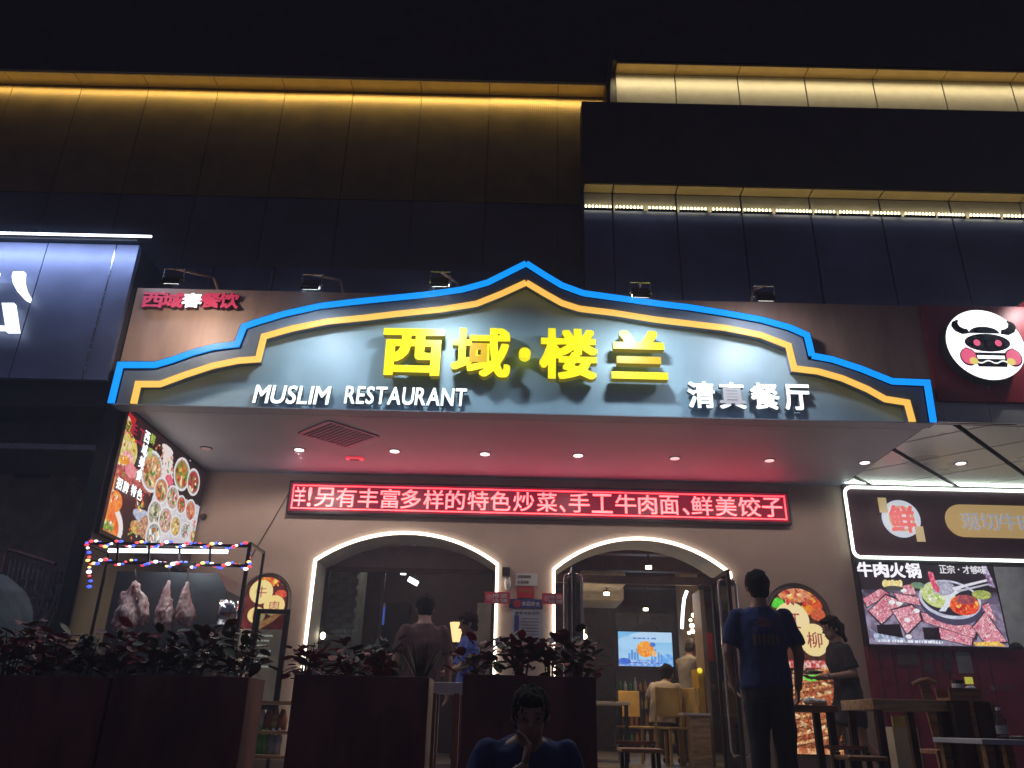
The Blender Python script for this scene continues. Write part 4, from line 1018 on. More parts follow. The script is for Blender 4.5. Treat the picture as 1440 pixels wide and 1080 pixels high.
    P.poly([(2, 96), (12, 104), (60, 112), (104, 112), (104, 118), (10, 116)], (190, 200, 225), (110, 120, 150), .3)
    P.put((P.V > 113) & (P.V < 117) & (P.U > 12) & (P.U < 106) & (vnoise(P.U*.8, P.V*0, 3) > .4), (240, 240, 250))
    n = vnoise(P.U*2.1, P.V*2.1, 5); P.C *= (.86+.28*n)[..., None]; P.C = np.clip(P.C, 0, 255)
sc = thing('hotpot_screen', 'bright screen showing beef slices around a split hot pot', 'screen', (sx0, YW-.16, sz0))
MB().box(sx0-.02, sx1+.02, YW-.158, YW-.10, sz0-.02, sz1+.02).build('case', M['black'], sc)
picture('picture', (sx0, YW-.16, sz1), (sx1, YW-.16, sz1), (sx1, YW-.16, sz0), (sx0, YW-.16, sz0), 460, 290, hot, printed('hotpot_print', 1.0), sc, (200, 120))
a, b = at(1206, 811, YW-.165), at(1293, 792, YW-.165); flat_text('牛肉火锅', a.x+.01, b.x, a.z, b.z, YW-.162, emis('screen_white', (.9, .9, .95), 1.1), sc, .03, 'white_character', .06)
a, b = at(1322, 806, YW-.165), at(1385, 796, YW-.165); flat_text('正宗·才够味', a.x, b.x, a.z, b.z, YW-.162, emis('screen_white2', (.75, .75, .8), 1), sc, .02, 'white_character', .02)
light('AREA', 'screen_glow', ((sx0+sx1)/2, YW-.22, (sz0+sz1)/2), 9, (1, .78, .88), sx1-sx0, sz1-sz0, target=((sx0+sx1)/2, 5, (sz0+sz1)/2-1))
# counter front below, maroon, with dark shop interior at far right
MB().box(XR+.002, 12, YW-.09, YW+.2, ZP, sz0-.02).build('counter_front', M['maroon'], rw)
MB().box(XR+.002, sx1+.03, YW-.089, YW+.2, sz0-.02, zb2-.004).build('screen_backing', M['black'], rw)
for k in range(9):
    x = at(1232+k*19, 900, YW-.09).x; MB().box(x, x+.012, YW-.098, YW-.091, ZP, sz0-.05).build('glazing_bar', M['darkwood'], rw)
a, b = at(1259, 913, YW-.11), at(1292, 935, YW-.11); MB().box(a.x, b.x, YW-.115, YW-.1, b.z, a.z).build('notice', mat('dim_menu', (.12, .09, .07), .6), rw)
for i, (p, q, m) in enumerate([((1297, 914), (1310, 928), 'greypaper'), ((1315, 914), (1324, 928), 'greypaper'), ((1326, 915), (1340, 929), 'greypaper'), ((1298, 932), (1312, 944), 'greypaper'), ((1326, 932), (1340, 944), 'greypaper')]):
    a, b = at(*p, YW-.11), at(*q, YW-.11); MB().box(a.x, b.x, YW-.115, YW-.1, b.z, a.z).build('notice', mat('dark_sticker', (.1, .07, .08), .6), rw)
a, b = at(1343, 917, YW-.11), at(1369, 947, YW-.11); MB().box(a.x, b.x, YW-.118, YW-.1, b.z, a.z).build('grey_notice', M['greypaper'], rw)
a, b = at(1357, 952, YW-.12), at(1369, 962, YW-.12); MB().box(a.x, b.x, YW-.125, YW-.1, b.z, a.z).build('yellow_label', emis('yellow_note', (.5, .5, .06), .7, (.7, .7, .1)), rw)
lt = mat('faded_print', (.25, .15, .17), .6)
for i, ch in enumerate('手切牛肉'):
    a = at(1401+i*6.4, 970, YW-.1); letter(ch, a.x, a.x+.05, a.z, a.z+.05, YW-.092, .002, lt, lt, rw, .01, 'faded_character')
MB().ball(at(1396, 968, YW-.1), .03, 8, 6, (1, .2, 1.2)).build('faded_mark', lt, rw)
# shop interior seen right of the screen
ri = thing('shop_interior', 'pale grey room behind the counter of the right shop', 'room', (8, YW+2, ZI))
gi = mat('pale_grey_wall', (.42, .43, .45), .6)
MB().box(sx1+.03, 14, YW+2.5, YW+2.6, ZI, ZC).build('back_wall', gi, ri)
MB().box(sx1-.2, 14, YW+.3, YW+2.5, 4.15, 4.2).build('ceiling', gi, ri)
MB().box(sx1-.25, sx1-.2, YW+.3, YW+2.5, ZI, 4.2).build('partition', gi, ri)
c = atz(1413, 817, 4.14) if False else Vector((at(1413, 817, YW+1).x, YW+1, 4.14))
MB().lathe([(.1, -.01), (.1, 0)], c, 16).build('lamp', M['down'], ri)
light('POINT', 'shop_room_light', (c.x+.2, YW+1.2, 3.9), 22, (1, .97, .93), .1)
# ================================================================== window, doorway and interior
YG = YW+DEP
wn = thing('arched_window', 'dark arched shop window with transom inside the left neon arch', 'window', (A1[0], YG, ZP))
zt_w = at(570, 803, YG).z; xw0, xw1 = A1[0]+.05, A1[1]-.02
f_ = MB(); f_.box(A1[0], A1[1], YG-.06, YG, zt_w-.03, zt_w+.03); f_.build('transom', M['darkwood'], wn)
f_ = MB(); f_.box(A1[0]+.002, A1[0]+.05, YG-.06, YG, ZP, zt_w-.03); f_.build('frame_post', M['black'], wn)
MB().box(A1[1]-.05, A1[1]-.002, YG-.06, YG, ZP, zt_w-.03).build('frame_post', M['black'], wn)
fillcurve([(A1[0]+.01, zt_w+.03)]+[(x, z-.02) for x, z in A1[3][1:-1]]+[(A1[1]-.01, zt_w+.03)], [], .02, YG-.02, 'tympanum_panel', mat('dark_mauve_panel', (.16, .11, .12), .5), wn)
MB().box(xw0, at(533, 900, YG).x, YG-.035, YG-.03, ZP+.02, zt_w-.03).build('pane', M['glass'], wn)
MB().box(at(533, 900, YG).x-.02, at(533, 900, YG).x+.02, YG-.06, YG, ZP, zt_w-.03).build('mullion', M['black'], wn)
# dark kitchen room behind the window
kr = thing('dining_room', 'dim interior behind the window and doorway of the restaurant', 'room', (0, 14, ZI))
MB().box(-5, 5.2, YG+.02, 19.5, 4.25, 4.3).build('ceiling', M['ceil'], kr)
MB().box(-5, 5.2, 19.5, 19.6, ZI, 4.3).build('back_wall', M['indwall'], kr)
MB().box(-5.1, -5, YG+.02, 19.6, ZI, 4.3).build('side_wall', M['indwall'], kr)
MB().box(5.2, 5.3, YG+.02, 19.6, ZI, 4.3).build('side_wall', M['indwall'], kr)
MB().box(-.2, -.05, YG+.05, 15.5, ZI, 4.25).build('partition', mat('dim_brown_partition', (.12, .08, .06), .7), kr)
MB().box(-2.9, -.2, 13.6, 13.7, ZI, 4.25).build('partition', mat('dark_brown_partition', (.07, .045, .045), .7), kr)
# ceiling slabs and beams seen through the doorway
for k, (py0, py1, px0, px1) in enumerate([(822, 838, 812, 874), (841, 858, 812, 872)]):
    a, b = at(px0, py1, 12.5+k), at(px1, py0, 12.5+k); MB().box(a.x, b.x, 12.0+k, 13.0+k, a.z+.1, b.z+.12).build('ceiling_raft', M['ceilp'], kr, bevel=.04)
for y in (11.8, 13.2, 15.0): MB().box(-.05, 5.2, y, y+.18, 3.95, 4.25).build('beam', M['darkwood'], kr)
# brick pier behind the window
bp = thing('brick_pier', 'grey stacked brick pier seen through the left side of the window', 'pier', (-2.2, 11.6, ZI))
xa, xb = at(455, 850, 11.6).x, at(500, 850, 11.6).x; zz0_, zz1_ = ZI, 3.75
MB().box(xa+.01, xb-.01, 11.58, 12.4, ZI, zz1_).build('core', M['brick'], bp)
bmesh_ = MB().box(-.115, .115, -.05, .05, -.035, .035).mesh('brick'); bmesh_.materials.append(M['brick'])
row = 0; z = zz0_+1.0
while z < zz1_-.04:
    x = xa+.115+(row % 2)*.12
    while x < xb-.05:
        link('brick', bmesh_, None, bp, loc=(x-bp.location.x, 11.6+random.uniform(-.006, .006)-bp.location.y, z+.04-bp.location.z), local=True); x += .245
    z += .077; row += 1
# window room items
mo = thing('monitor', 'bluish lit monitor hanging deep behind the window', 'monitor', tuple(at(527, 862, 13.2)))
a, b = at(512, 880, 13.2), at(545, 850, 13.2)
MB().box(a.x, b.x, 13.2, 13.24, a.z, b.z).build('case', M['black'], mo); MB().box(a.x+.02, b.x-.02, 13.19, 13.2, a.z+.02, b.z-.02).build('lit_screen', emis('monitor_blue', (.04, .08, .4), .8), mo)
MB().bar(at(500, 849, 13.1), at(545, 851, 13.1), .05).build('bracket', M['whiteplastic'], mo)
for (p, lab, q) in [((567, 808), 'round lit ceiling lamp behind the window', None), ((581, 818), 'oblong lit ceiling lamp behind the window', 1)]:
    c = at(*p, 12.2); t = thing('ceiling_lamp', lab, 'ceiling lamp', tuple(c))
    (MB().lathe([(.042, 0), (.042, .05)], c, 14) if not q else MB().bar(c+Vector((-.07, 0, .04)), c+Vector((.07, 0, -.03)), .07)).build('lens', M['tubew'], t); MB().box(c.x-.03, c.x+.03, c.y-.03, c.y+.03, c.z+.05, 4.25).build('stem', M['black'], t)
for (p, r, lab) in [((438, 882), .035, 'small white reflected bulb at left edge of the window'), ((454, 894), .035, 'lower small warm bulb at left edge of the window')]:
    c = at(*p, YG-.12); t = MB().ball(c, r, 10, 8, (1, 1, 1.3)).build('bulb', M['bulb'], smooth=True); tag(t, lab, 'bulb')
c = at(642, 888, 11.6); t = thing('table_lamp', 'small lit lamp glowing behind the man in blue at the window', 'lamp', tuple(c)); MB().lathe([(.05, -.14), (.1, .12)], c, 12).build('shade', emis('lamp_shade', (1, .7, .3), 1.3), t); MB().bar(c+Vector((0, 0, -.14)), (c.x, c.y, ZI), .02).build('stand', M['black'], t)
for i, (p, q, m) in enumerate([((500, 815), (530, 900), 'darkwood'), ((545, 850), (570, 960), 'black'), ((465, 905), (500, 960), 'black'), ((672, 850), (690, 940), 'indgrey')]):
    a, b = at(*p, 12.8), at(*q, 12.8); o = MB().box(a.x, b.x, 12.6, 13.0, ZI, a.z).build('cupboard', M[m]); tag(o, ['tall brown cupboard at left behind the window', 'black cupboard below the monitor behind the window', 'low dark cupboard by the brick pier', 'grey cupboard by the right window frame'][i], 'cupboard')
light('POINT', 'window_room_lamp', (-1.3, 12.0, 4.0), 12, (1, .8, .65), .1)
# ---- doorway
dw = thing('door_frame', 'dark door head beam across the right arch', 'door frame', (A2[0], YW-.02, 3.2))
zh = at(900, 815, YW-.06).z
MB().box(A2[0]-.0, A2[1]+.03, YW-.10, YW-.04, zh-.06, zh+.035).build('head_beam', M['darkwood'], dw)
MB().box(A2[0]+.25, A2[0]+.33, YW-.09, YW-.05, zh-.06, ZP+.0).build('post', M['black'], dw)
def door(px_leaf, ysp, lab, gold):
    hx = at(px_leaf, 900, 9.45).x; top = at(px_leaf, 800, 9.45).z
    t = thing('glass_door', lab, 'door', (hx, 9.8, ZP), group='open glass doors')
    y0, y1 = 9.3, YW-.12
    fr = MB(); fr.box(hx-.02, hx+.02, y0, y0+.05, ZP+.03, zh-.0); fr.box(hx-.02, hx+.02, y1-.05, y1, ZP+.03, zh); fr.box(hx-.02, hx+.02, y0+.051, y1-.051, zh-.05, zh); fr.box(hx-.02, hx+.02, y0+.051, y1-.051, ZP+.03, ZP+.12)
    fr.build('frame', M['black'], t)
    MB().box(hx-.004, hx+.004, y0+.052, y1-.052, ZP+.121, zh-.051).build('pane', M['glassd'], t)
    for s_ in (-1, 1):
        xx = hx+s_*.09; zt_h = at(px_leaf, 808 if px_leaf < 900 else 816, 9.4).z
        MB().tube([(hx, 9.4, zt_h), (hx+s_*.06, 9.4, zt_h), (xx-.0, 9.4, zt_h-.015), (xx+s_*.008, 9.4, zt_h-.05), (xx+s_*.01, 9.4, zt_h-.1), (xx+s_*.01, 9.4, ZP+.35), (xx-s_*.01, 9.4, ZP+.3), (hx, 9.4, ZP+.29)], .016, 8).build('pull_handle', M['chrome'], t, smooth=True)
    return t
door(806, 0, 'glass door folded open at the left of the doorway with chrome pull loop', 0)
door(1027, 0, 'glass door folded open behind the tall man in blue, gold reflections', 1)
# room content through the doorway
pw = thing('screen_wall', 'grey panelled wall section behind the television', 'partition', (2.7, 16.2, ZI))
xs_ = [at(px, 900, 16.2).x for px in (866, 898, 917, 950)]
for a, b in zip(xs_[:-1], xs_[1:]): MB().box(a+.008, b-.008, 16.2, 16.3, at(900, 940, 16.2).z, at(900, 862, 16.2).z).build('panel', M['indgrey'], pw)
MB().prism([(at(890, 888, 16.15).x, at(890, 888, 16.15).z), (at(928, 888, 16.15).x, at(928, 888, 16.15).z), (at(922, 880, 16.15).x, at(922, 880, 16.15).z), (at(909, 873, 16.15).x, at(909, 873, 16.15).z), (at(897, 880, 16.15).x, at(897, 880, 16.15).z)], 16.1, 16.19).build('ornament', M['darkwood'], pw)
ta, tb_ = at(869, 888, 16.0), at(947, 938, 16.0)
tv = thing('television', 'lit wall television with blue city picture and orange burst', 'television', tuple(ta))
MB().box(ta.x-.03, tb_.x+.03, 16.01, 16.08, tb_.z-.03, ta.z+.03).build('case', M['black'], tv)
def tvp(P):
    g = (P.V/60)[..., None]; P.C[:] = np.array((120, 190, 240))*(1-g)+np.array((190, 225, 250))*g
    P.ell(80, 8, 60, 10, (185, 220, 250)); P.ell(20, 20, 22, 12, (170, 215, 250)); P.put(P.V > 48, (90, 150, 235), (190, 215, 250), .3)
    P.ell(10, 52, 12, 6, (30, 80, 200), (90, 140, 230), .5); P.ell(90, 50, 14, 12, (90, 165, 240), (150, 200, 250), .3)
    for x, h in ((18, 10), (23, 16), (28, 12), (33, 20), (60, 12), (66, 18), (72, 13), (77, 9)): P.poly([(x, 48-h), (x+3.5, 48-h), (x+3.5, 48), (x, 48)], (70, 130, 210), (120, 175, 235), .6)
    P.ell(50, 30, 16, 14, (245, 130, 20), (250, 190, 70), .4); P.ell(50, 31, 7, 6, (250, 200, 120), (240, 110, 20), .7); P.ell(64, 22, 5, 4, (60, 120, 210)); P.ell(66, 38, 5, 5, (250, 160, 60), (240, 225, 200), .6)
    P.put((abs(P.V-11) < 1.3) & (P.U > 28) & (P.U < 70) & (vnoise(P.U*.7, P.V*0, 2) > .35), (50, 100, 190))
    P.put((abs(P.V-54) < 1) & (P.U > 15) & (P.U < 90) & (vnoise(P.U*.7, P.V*0, 4) > .4), (50, 90, 190))
picture('picture', (ta.x, 16, ta.z), (tb_.x, 16, ta.z), (tb_.x, 16, tb_.z), (ta.x, 16, tb_.z), 160, 100, tvp, printed('tv_print', 1.0), tv, (100, 60))
light('AREA', 'tv_glow', ((ta.x+tb_.x)/2, 15.9, (ta.z+tb_.z)/2), 3, (.6, .8, 1), .8, .5, target=(2.4, 12, 1.5))
cb = thing('drinks_cabinet', 'cabinet with rows of colourful bottles below the television', 'cabinet', tuple(at(905, 990, 16)))
a, b = at(868, 1003, 16.0), at(948, 941, 16.0)
MB().box(a.x, b.x, 16.25, 16.3, ZI, b.z).build('back', M['darkwood'], cb); MB().box(a.x, a.x+.03, 15.95, 16.25, ZI, b.z).build('side', M['darkwood'], cb); MB().box(b.x-.03, b.x, 15.95, 16.25, ZI, b.z).build('side', M['darkwood'], cb)
bc_ = [mat('bottle_'+n, c, .2) for n, c in (('green', (.05, .3, .08)), ('amber', (.5, .2, .03)), ('blue', (.08, .15, .5)), ('red', (.45, .04, .04)), ('white', (.6, .6, .6)), ('yellow', (.6, .5, .08)))]
for r in range(4):
    z = b.z-.1-(r+1)*.30; MB().box(a.x+.032, b.x-.032, 15.97, 16.245, z-.03, z).build('shelf', M['darkwood'], cb)
    n = 11
    for k in range(n):
        x = a.x+.08+(b.x-a.x-.16)*k/(n-1); h = random.uniform(.16, .24)
        g_ = 'bottles in the drinks cabinet'
        o = MB().lathe([(.03, 0), (.032, h*.6), (.012, h*.78), (.012, h)], (x, 16.05, z+.002), 8).build('bottle', bc_[ci := random.randrange(6)]); tag(o, '%s bottle, %s from the left on the %s shelf of the drinks cabinet' % (('green', 'amber', 'blue', 'red', 'white', 'yellow')[ci], ('first', 'second', 'third', 'fourth', 'fifth', 'sixth', 'seventh', 'eighth', 'ninth', 'tenth', 'eleventh')[k], ('top', 'second', 'third', 'lowest')[r]), 'bottle', g_)
# lamps
for i, (p, s_) in enumerate([((912, 798), 11.5), ((853, 835), 12.3), ((908, 857), 14.5)]):
    c = at(*p, s_); t = thing('ceiling_lamp', ['round lit spot near the arch top above the doorway', 'small lit spot at left between the ceiling slabs', 'round lit spot above the television'][i], 'ceiling lamp', tuple(c))
    MB().lathe([(.045, -.02), (.045, .02)], c, 14).build('lens', M['bulb'], t); MB().lathe([(.055, .022), (.055, .05)], c, 14).build('can', M['black'], t); MB().bar(c+Vector((0, 0, .05)), (c.x, c.y, 4.25), .02).build('stem', M['black'], t)
    light('SPOT', 'ceiling_lamp_beam', c+Vector((0, 0, -.05)), 48, (1, .66, .36), .05, target=(c.x, c.y, 0), spot=140, blend=1)
for i, L in enumerate([[(815, 878, .7), (819, 887, 1.1), (822, 895, 1.3), (818, 903, 1), (826, 905, 1.2), (829, 911, .8)], [(975, 865, 1), (971, 872, .8), (973, 880, 1.2), (974, 888, 1.1), (979, 868, .7), (969, 890, .8)]]):
    c = at(L[0][0], 860, 12.2); t = thing('pendant_cluster', ['bright bulb cluster glowing above the plants left of the doorway', 'bright bulb cluster beside the curved tube in the doorway'][i], 'pendant lamp', tuple(c))
    for (px, py, k) in L:
        q = at(px, py, 12.2); MB().ball(q, .03*k, 10, 8).build('bulb', M['bulb'], t, smooth=True)
    MB().tube([at(L[0][0], 860, 12.2)+Vector((0, 0, .3)), at(L[-1][0], L[-1][1], 12.21)], .006, 5).build('cord', M['black'], t)
    light('POINT', 'pendant_light', at(L[3][0], L[3][1], 12.0), 9, (1, .68, .38), .06)
ct_ = MB().tube([at(966, 831, 11.4), at(962, 842, 11.4), at(960, 862, 11.4), at(959, 884, 11.4)], .022, 8).build('curved_tube_lamp', M['tubew'], smooth=True); tag(ct_, 'white curved tube lamp in the upper right of the doorway', 'tube lamp')
# white column, yellow post
for (p0_, p1_, w_, m, lab, Y_) in [((955, 822), (990, 938), 0, mat('ivory_column', (.5, .42, .33), .6), 'ivory column behind the curved tube lamp', 13.4)]:
    a, b = at(p0_[0], p0_[1], Y_), at(p1_[0], p1_[1], Y_); o = MB().box(a.x, b.x, Y_, Y_+.3, ZI, 4.25).build('column', m, bevel=.01); tag(o, lab, 'column')
a, b = at(981, 940, 10.9), at(1006, 1080, 10.9); yc = thing('yellow_cabinet', 'tall mustard yellow cabinet at the right side of the doorway', 'cabinet', (a.x, 10.9, ZI))
MB().box(a.x, b.x-.06, 10.9, 11.3, ZI, a.z).build('body', M['yellowpaint'], yc, bevel=.008); MB().ball(at(984, 943, 10.85), .035, 8, 6).build('indicator_lamp', emis('yellow_lamp', (.9, .75, .02), 1), yc)
MB().box(b.x-.055, b.x-.0, 10.85, 11.3, ZI, 3.3).build('tan_post', mat('tan_post', (.3, .22, .15), .45), yc)
a, b = at(993, 900, 11.6), at(1004, 930, 11.6); o = MB().box(a.x-.02, b.x, 11.6, 11.62, b.z, a.z+.1).build('wall_poster', M['redpaint']); tag(o, 'red hanging poster at the right edge of the doorway', 'poster')
a = at(965, 1012, 10.6); wc = thing('pale_cupboard', 'pale wooden cupboard standing by the yellow cabinet', 'cupboard', (a.x, 10.7, ZI)); MB().box(a.x+.05, a.x+.28, 10.55, 10.85, ZI, a.z+.05).build('body', M['palewood'], wc, bevel=.006)
MB().box(a.x-.05, a.x+.29, 10.53, 10.87, a.z+.052, a.z+.08).build('top', M['whiteplastic'], wc)
# chairs and tables
def chair_parts(t, m, leg, seat_h=.45, back_h=.92, w=.42, solid=True):
    MB().box(-w/2, w/2, -w/2, w/2, seat_h-.03, seat_h).build('seat', m, t, bevel=.01, local=True)
    for x in (-1, 1):
        for y in (-1, 1): MB().bar((x*(w/2-.03), y*(w/2-.03), 0), (x*(w/2-.04), y*(w/2-.04), seat_h-.031), .03).build('leg', leg, t, local=True)
        MB().bar((x*(w/2-.03), w/2-.02, seat_h+.001), (x*(w/2-.03), w/2+.05, back_h), .03).build('back_post', leg, t, local=True)
    if solid: MB().box(-w/2+.05, w/2-.05, w/2+.0, w/2+.025, seat_h+.12, back_h-.0).build('backrest', m, t, bevel=.008, local=True)
    else:
        MB().bar((-w/2, w/2+.055, back_h+.02), (w/2, w/2+.055, back_h+.02), .045, .03).build('top_rail', m, t, local=True)
        for x in (-.1, 0, .1): MB().bar((x, w/2+.0, seat_h+.0), (x, w/2+.045, back_h), .018).build('spindle', leg, t, local=True)
def chair(px, py, Y, zfloor, rz, lab, m, leg, grp=None, **k):
    x = at(px, py, Y).x; t = thing('chair', lab, 'chair', (x, Y, zfloor), rz, grp); chair_parts(t, m, leg, **k); return t
g = 'mustard yellow chairs indoors'
chair(892, 990, 12.2, ZI, .2, 'mustard chair left of the seated diner in cream, seen from behind', M['yellowchair'], M['black'], g)
chair(927, 990, 11.2, ZI, math.pi+.35, 'mustard chair on which the diner in cream sits', M['yellowchair'], M['yellowchair'], g)
chair(949, 990, 10.95, ZI, -1.3, 'mustard chair turned sideways between the seated diner and the standing man', M['yellowchair'], M['yellowchair'], g)
chair(808, 985, 11.6, ZI, .0, 'reddish wooden chair by the left side of the doorway', M['wood'], M['wood'])
chair(893, 1040, 6.4, ZP, math.pi, 'wooden chair with slim black spindles in front of the doorway', M['wood'], M['black'], back_h=.55, seat_h=.30, solid=False, w=.36) if False else None
def rail_chair(px0, px1, py, Y, lab, m=None, g_=None):
    a, b = at(px0, py, Y), at(px1, py, Y); w = b.x-a.x
    t = thing('chair', lab, 'chair', ((a.x+b.x)/2, Y-w/2-.06, ZP), 0, g_); chair_parts(t, m or M['wood'], M['black'], seat_h=.42, back_h=a.z-ZP-.02, w=w, solid=False); return t
rail_chair(865, 921, 1044, 6.9, 'chair with curved wooden top rail in front of the doorway')
rail_chair(1166, 1219, 1051, 6.2, 'chair with knobbed wooden top rail before the woman in the dark dress')
def table(name, lab, x0, x1, y0, y1, z, mtop, mleg, th=.04, lw=.05):
    t = thing(name, lab, 'table', ((x0+x1)/2, (y0+y1)/2, ZP)); MB().box(x0, x1, y0, y1, z-th, z).build('tabletop', mtop, t, bevel=.004)
    for x in (x0+lw, x1-lw):
        for y in (y0+lw, y1-lw): MB().box(x-lw/2, x+lw/2, y-lw/2, y+lw/2, ZP, z-th-.001).build('leg', mleg, t)
    return t
a, b = at(1229, 998, 6.2), at(1335, 985, 6.2)
table('high_table', 'long wooden table with pale front edge before the maroon counter', a.x, b.x, 6.2, 6.8, b.z, M['palewood'], M['darkwood'], b.z-a.z)
a, b = at(1118, 1000, 6.6), at(1178, 992, 6.6)
table('serving_table', 'narrow wooden table between the two people at right', a.x-.1, b.x, 6.6, 7.0, b.z, M['wood'], M['black'], .05)
pb_ = at(1148, 990, 6.7); o = organic(MB().ball((0, 0, .03), .07, 12, 8, (1.3, .8, .4)).ball((.06, .02, .02), .05, 10, 6, (1.2, .8, .5)), .012, 'plastic_bag', M['whiteplastic'], wrinkle=.015, wf=22); o.location = (pb_.x, 6.75, b.z); tag(o, 'crumpled white bag lying on the narrow table', 'plastic bag')
a, b = at(1383, 1052, 5.2), at(1500, 1042, 5.2)
table('white_table', 'low white topped table at the right edge with a bottle on it', a.x, b.x, 5.2, 5.8, b.z, M['white'], M['wood'], .03)
zt5 = b.z
bo = thing('water_bottle', 'clear plastic bottle standing on the white table at right', 'bottle', tuple(at(1411, 1040, 5.4))); c = at(1411, 1035, 5.4)
MB().lathe([(.03, 0), (.033, .02), (.033, .11), (.012, .15), (.012, .165)], (c.x, 5.4, zt5+.001), 14).build('body', glass('bottle_plastic', (.75, .78, .8), .05, .35), bo, smooth=True); MB().lathe([(.014, 0), (.014, .02)], (c.x, 5.4, zt5+.167), 10).build('cap', M['whiteplastic'], bo)
MB().lathe([(.0345, .03), (.0345, .08)], (c.x, 5.4, zt5), 14).build('label', M['greypaper'], bo)
tr = MB().box(c.x+.08, c.x+.45, 5.28, 5.6, zt5+.001, zt5+.02).build('tray', M['black'], bevel=.004); tag(tr, 'dark tray on the white table beside the bottle', 'tray')
bx = thing('condiment_box', 'wooden condiment box on post behind the long wooden table', 'box', tuple(at(1356, 985, 6.3)))
a, b = at(1337, 985, 6.1), at(1377, 968, 6.1)
MB().box(a.x, b.x, 6.1, 6.3, a.z, a.z+.02).build('base', M['wood'], bx); MB().box(a.x, b.x, 6.1, 6.115, a.z+.021, b.z).build('front', M['wood'], bx); MB().box(a.x, b.x, 6.285, 6.3, a.z+.021, b.z).build('back', M['wood'], bx)
jr = thing('glass_jar', 'glass jar with dark lid in the condiment box', 'jar', tuple(at(1349, 970, 6.2))); c = at(1349, 974, 6.2)
MB().lathe([(.04, 0), (.042, .10)], (c.x, 6.2, a.z+.022), 14).build('body', mat('cloudy_glass', (.45, .42, .42), .15), jr, smooth=True); MB().lathe([(.044, 0), (.044, .022)], (c.x, 6.2, a.z+.123), 14).build('lid', M['darkwood'], jr)
c = at(1366, 974, 6.2); o = MB().lathe([(.045, 0), (.05, .06), (.02, .085)], (c.x, 6.2, a.z+.022), 12).build('paper_cup', M['whiteplastic'], smooth=True); tag(o, 'white cup beside the jar in the condiment box', 'cup')
ps = thing('timber_stand', 'pair of dark timber posts carrying the condiment box', 'stand', (a.x, 6.2, ZP))
for q in (a.x+.03, a.x+.19): MB().box(q-.01, q+.10, 6.12, 6.28, ZP, a.z-.001).build('post', M['darkwood'], ps); MB().box(q+.101, q+.13, 6.1, 6.3, ZP, a.z-.001).build('edge_batten', M['wood'], ps)
th_ = thing('bar_chair', 'wooden chair with T shaped back behind the long wooden table', 'chair', (at(1296, 960, 7.3).x, 7.3, ZP))
a, b = at(1286, 959, 7.3), at(1312, 957, 7.3); cx = (a.x+b.x)/2
MB().tube([a+Vector((-.02, 0, -.02)), a+Vector((.05, 0, .012)), b+Vector((-.05, 0, .012)), b+Vector((.02, 0, -.02))], .018, 6).build('top_rail', M['wood'], th_)
MB().bar((cx, 7.3, a.z), (cx+.05, 7.3, ZP+.45), .09, .02, up=(0, 1, 0)).build('splat', M['wood'], th_)
MB().box(cx-.2, cx+.22, 6.88, 7.3, ZP+.42, ZP+.45).build('seat', M['wood'], th_)
for x in (cx-.18, cx+.2):
    for y in (6.9, 7.28): MB().box(x-.015, x+.015, y-.015, y+.015, ZP, ZP+.419).build('leg', M['wood'], th_)
cr_ = thing('cardboard_carton', 'open cream carton with yellow label on the ground below the long table', 'carton', tuple(at(1285, 1035, 7.6)))
a, b = at(1258, 1043, 7.6), at(1290, 1023, 7.6); MB().box(a.x, b.x, 7.6, 7.9, ZP, b.z).build('box_body', mat('cream_card', (.45, .38, .24), .7), cr_)
a, b = at(1258, 1022, 7.6), at(1278, 1007, 7.6); MB().box(a.x, b.x, 7.62, 7.64, a.z, b.z).build('label_flap', mat('yellow_card', (.45, .32, .08), .7), cr_)
# ---------------- pillar notices (QR left out)
def sheet(name, lab, p, q, m, texts=(), cat='notice', Y=YW-.012):
    a, b = at(*p, Y), at(*q, Y); t = thing(name, lab, cat, (a.x, Y, b.z)); MB().box(a.x, b.x, Y, Y+.009, b.z, a.z).build('sheet', m, t)
    for (s_, x0, x1, y0, y1, mm) in texts:
        W_, H_ = b.x-a.x, a.z-b.z; flat_text(s_, a.x+x0*W_, a.x+x1*W_, b.z+y0*H_, b.z+y1*H_, Y-.001, mm, t, .015, 'printed_character')
    return t, a, b
tp = mat('dark_ink', (.05, .05, .06), .6); wp = mat('pale_ink', (.6, .6, .65), .6)
sheet('notice_sheet', 'white notice with grey text at the top of the pillar', (725, 806), (756, 824), M['white'], [('点餐请扫码', .1, .7, .6, .85, tp), ('欢迎光临', .1, .6, .15, .4, tp)])
sheet('red_notice', 'small dark red notice under the white one on the pillar', (727, 825), (751, 841), M['redpaint'], [('通知公告', .1, .9, .5, .8, mat('gold_ink', (.4, .2, .05), .6))])
t, a, b = sheet('blue_notice_header', 'blue header board with round badge on the pillar', (716, 842), (763, 856), M['bluepaint'], [('食品安全', .38, .92, .28, .75, wp)])
MB().lathe([(.05, 0), (.05, .004)], (a.x+.10, YW-.013, (a.z+b.z)/2), 18, RX).build('badge', M['redpaint'], t)
t, a, b = sheet('notice_sheet', 'large bluish white information sheet below the blue header', (720, 857), (763, 905), mat('bluish_sheet', (.36, .38, .48), .6), [('监督信息公示', .1, .9, .86, .94, tp)])
MB().box(a.x+.03, a.x+.09, YW-.016, YW-.013, b.z+.05, b.z+.33).build('blue_column', M['bluepaint'], t)
for k in range(7): MB().box(a.x+.12, b.x-.05, YW-.015, YW-.013, b.z+.06+k*.038, b.z+.066+k*.038).build('text_line', tp, t)
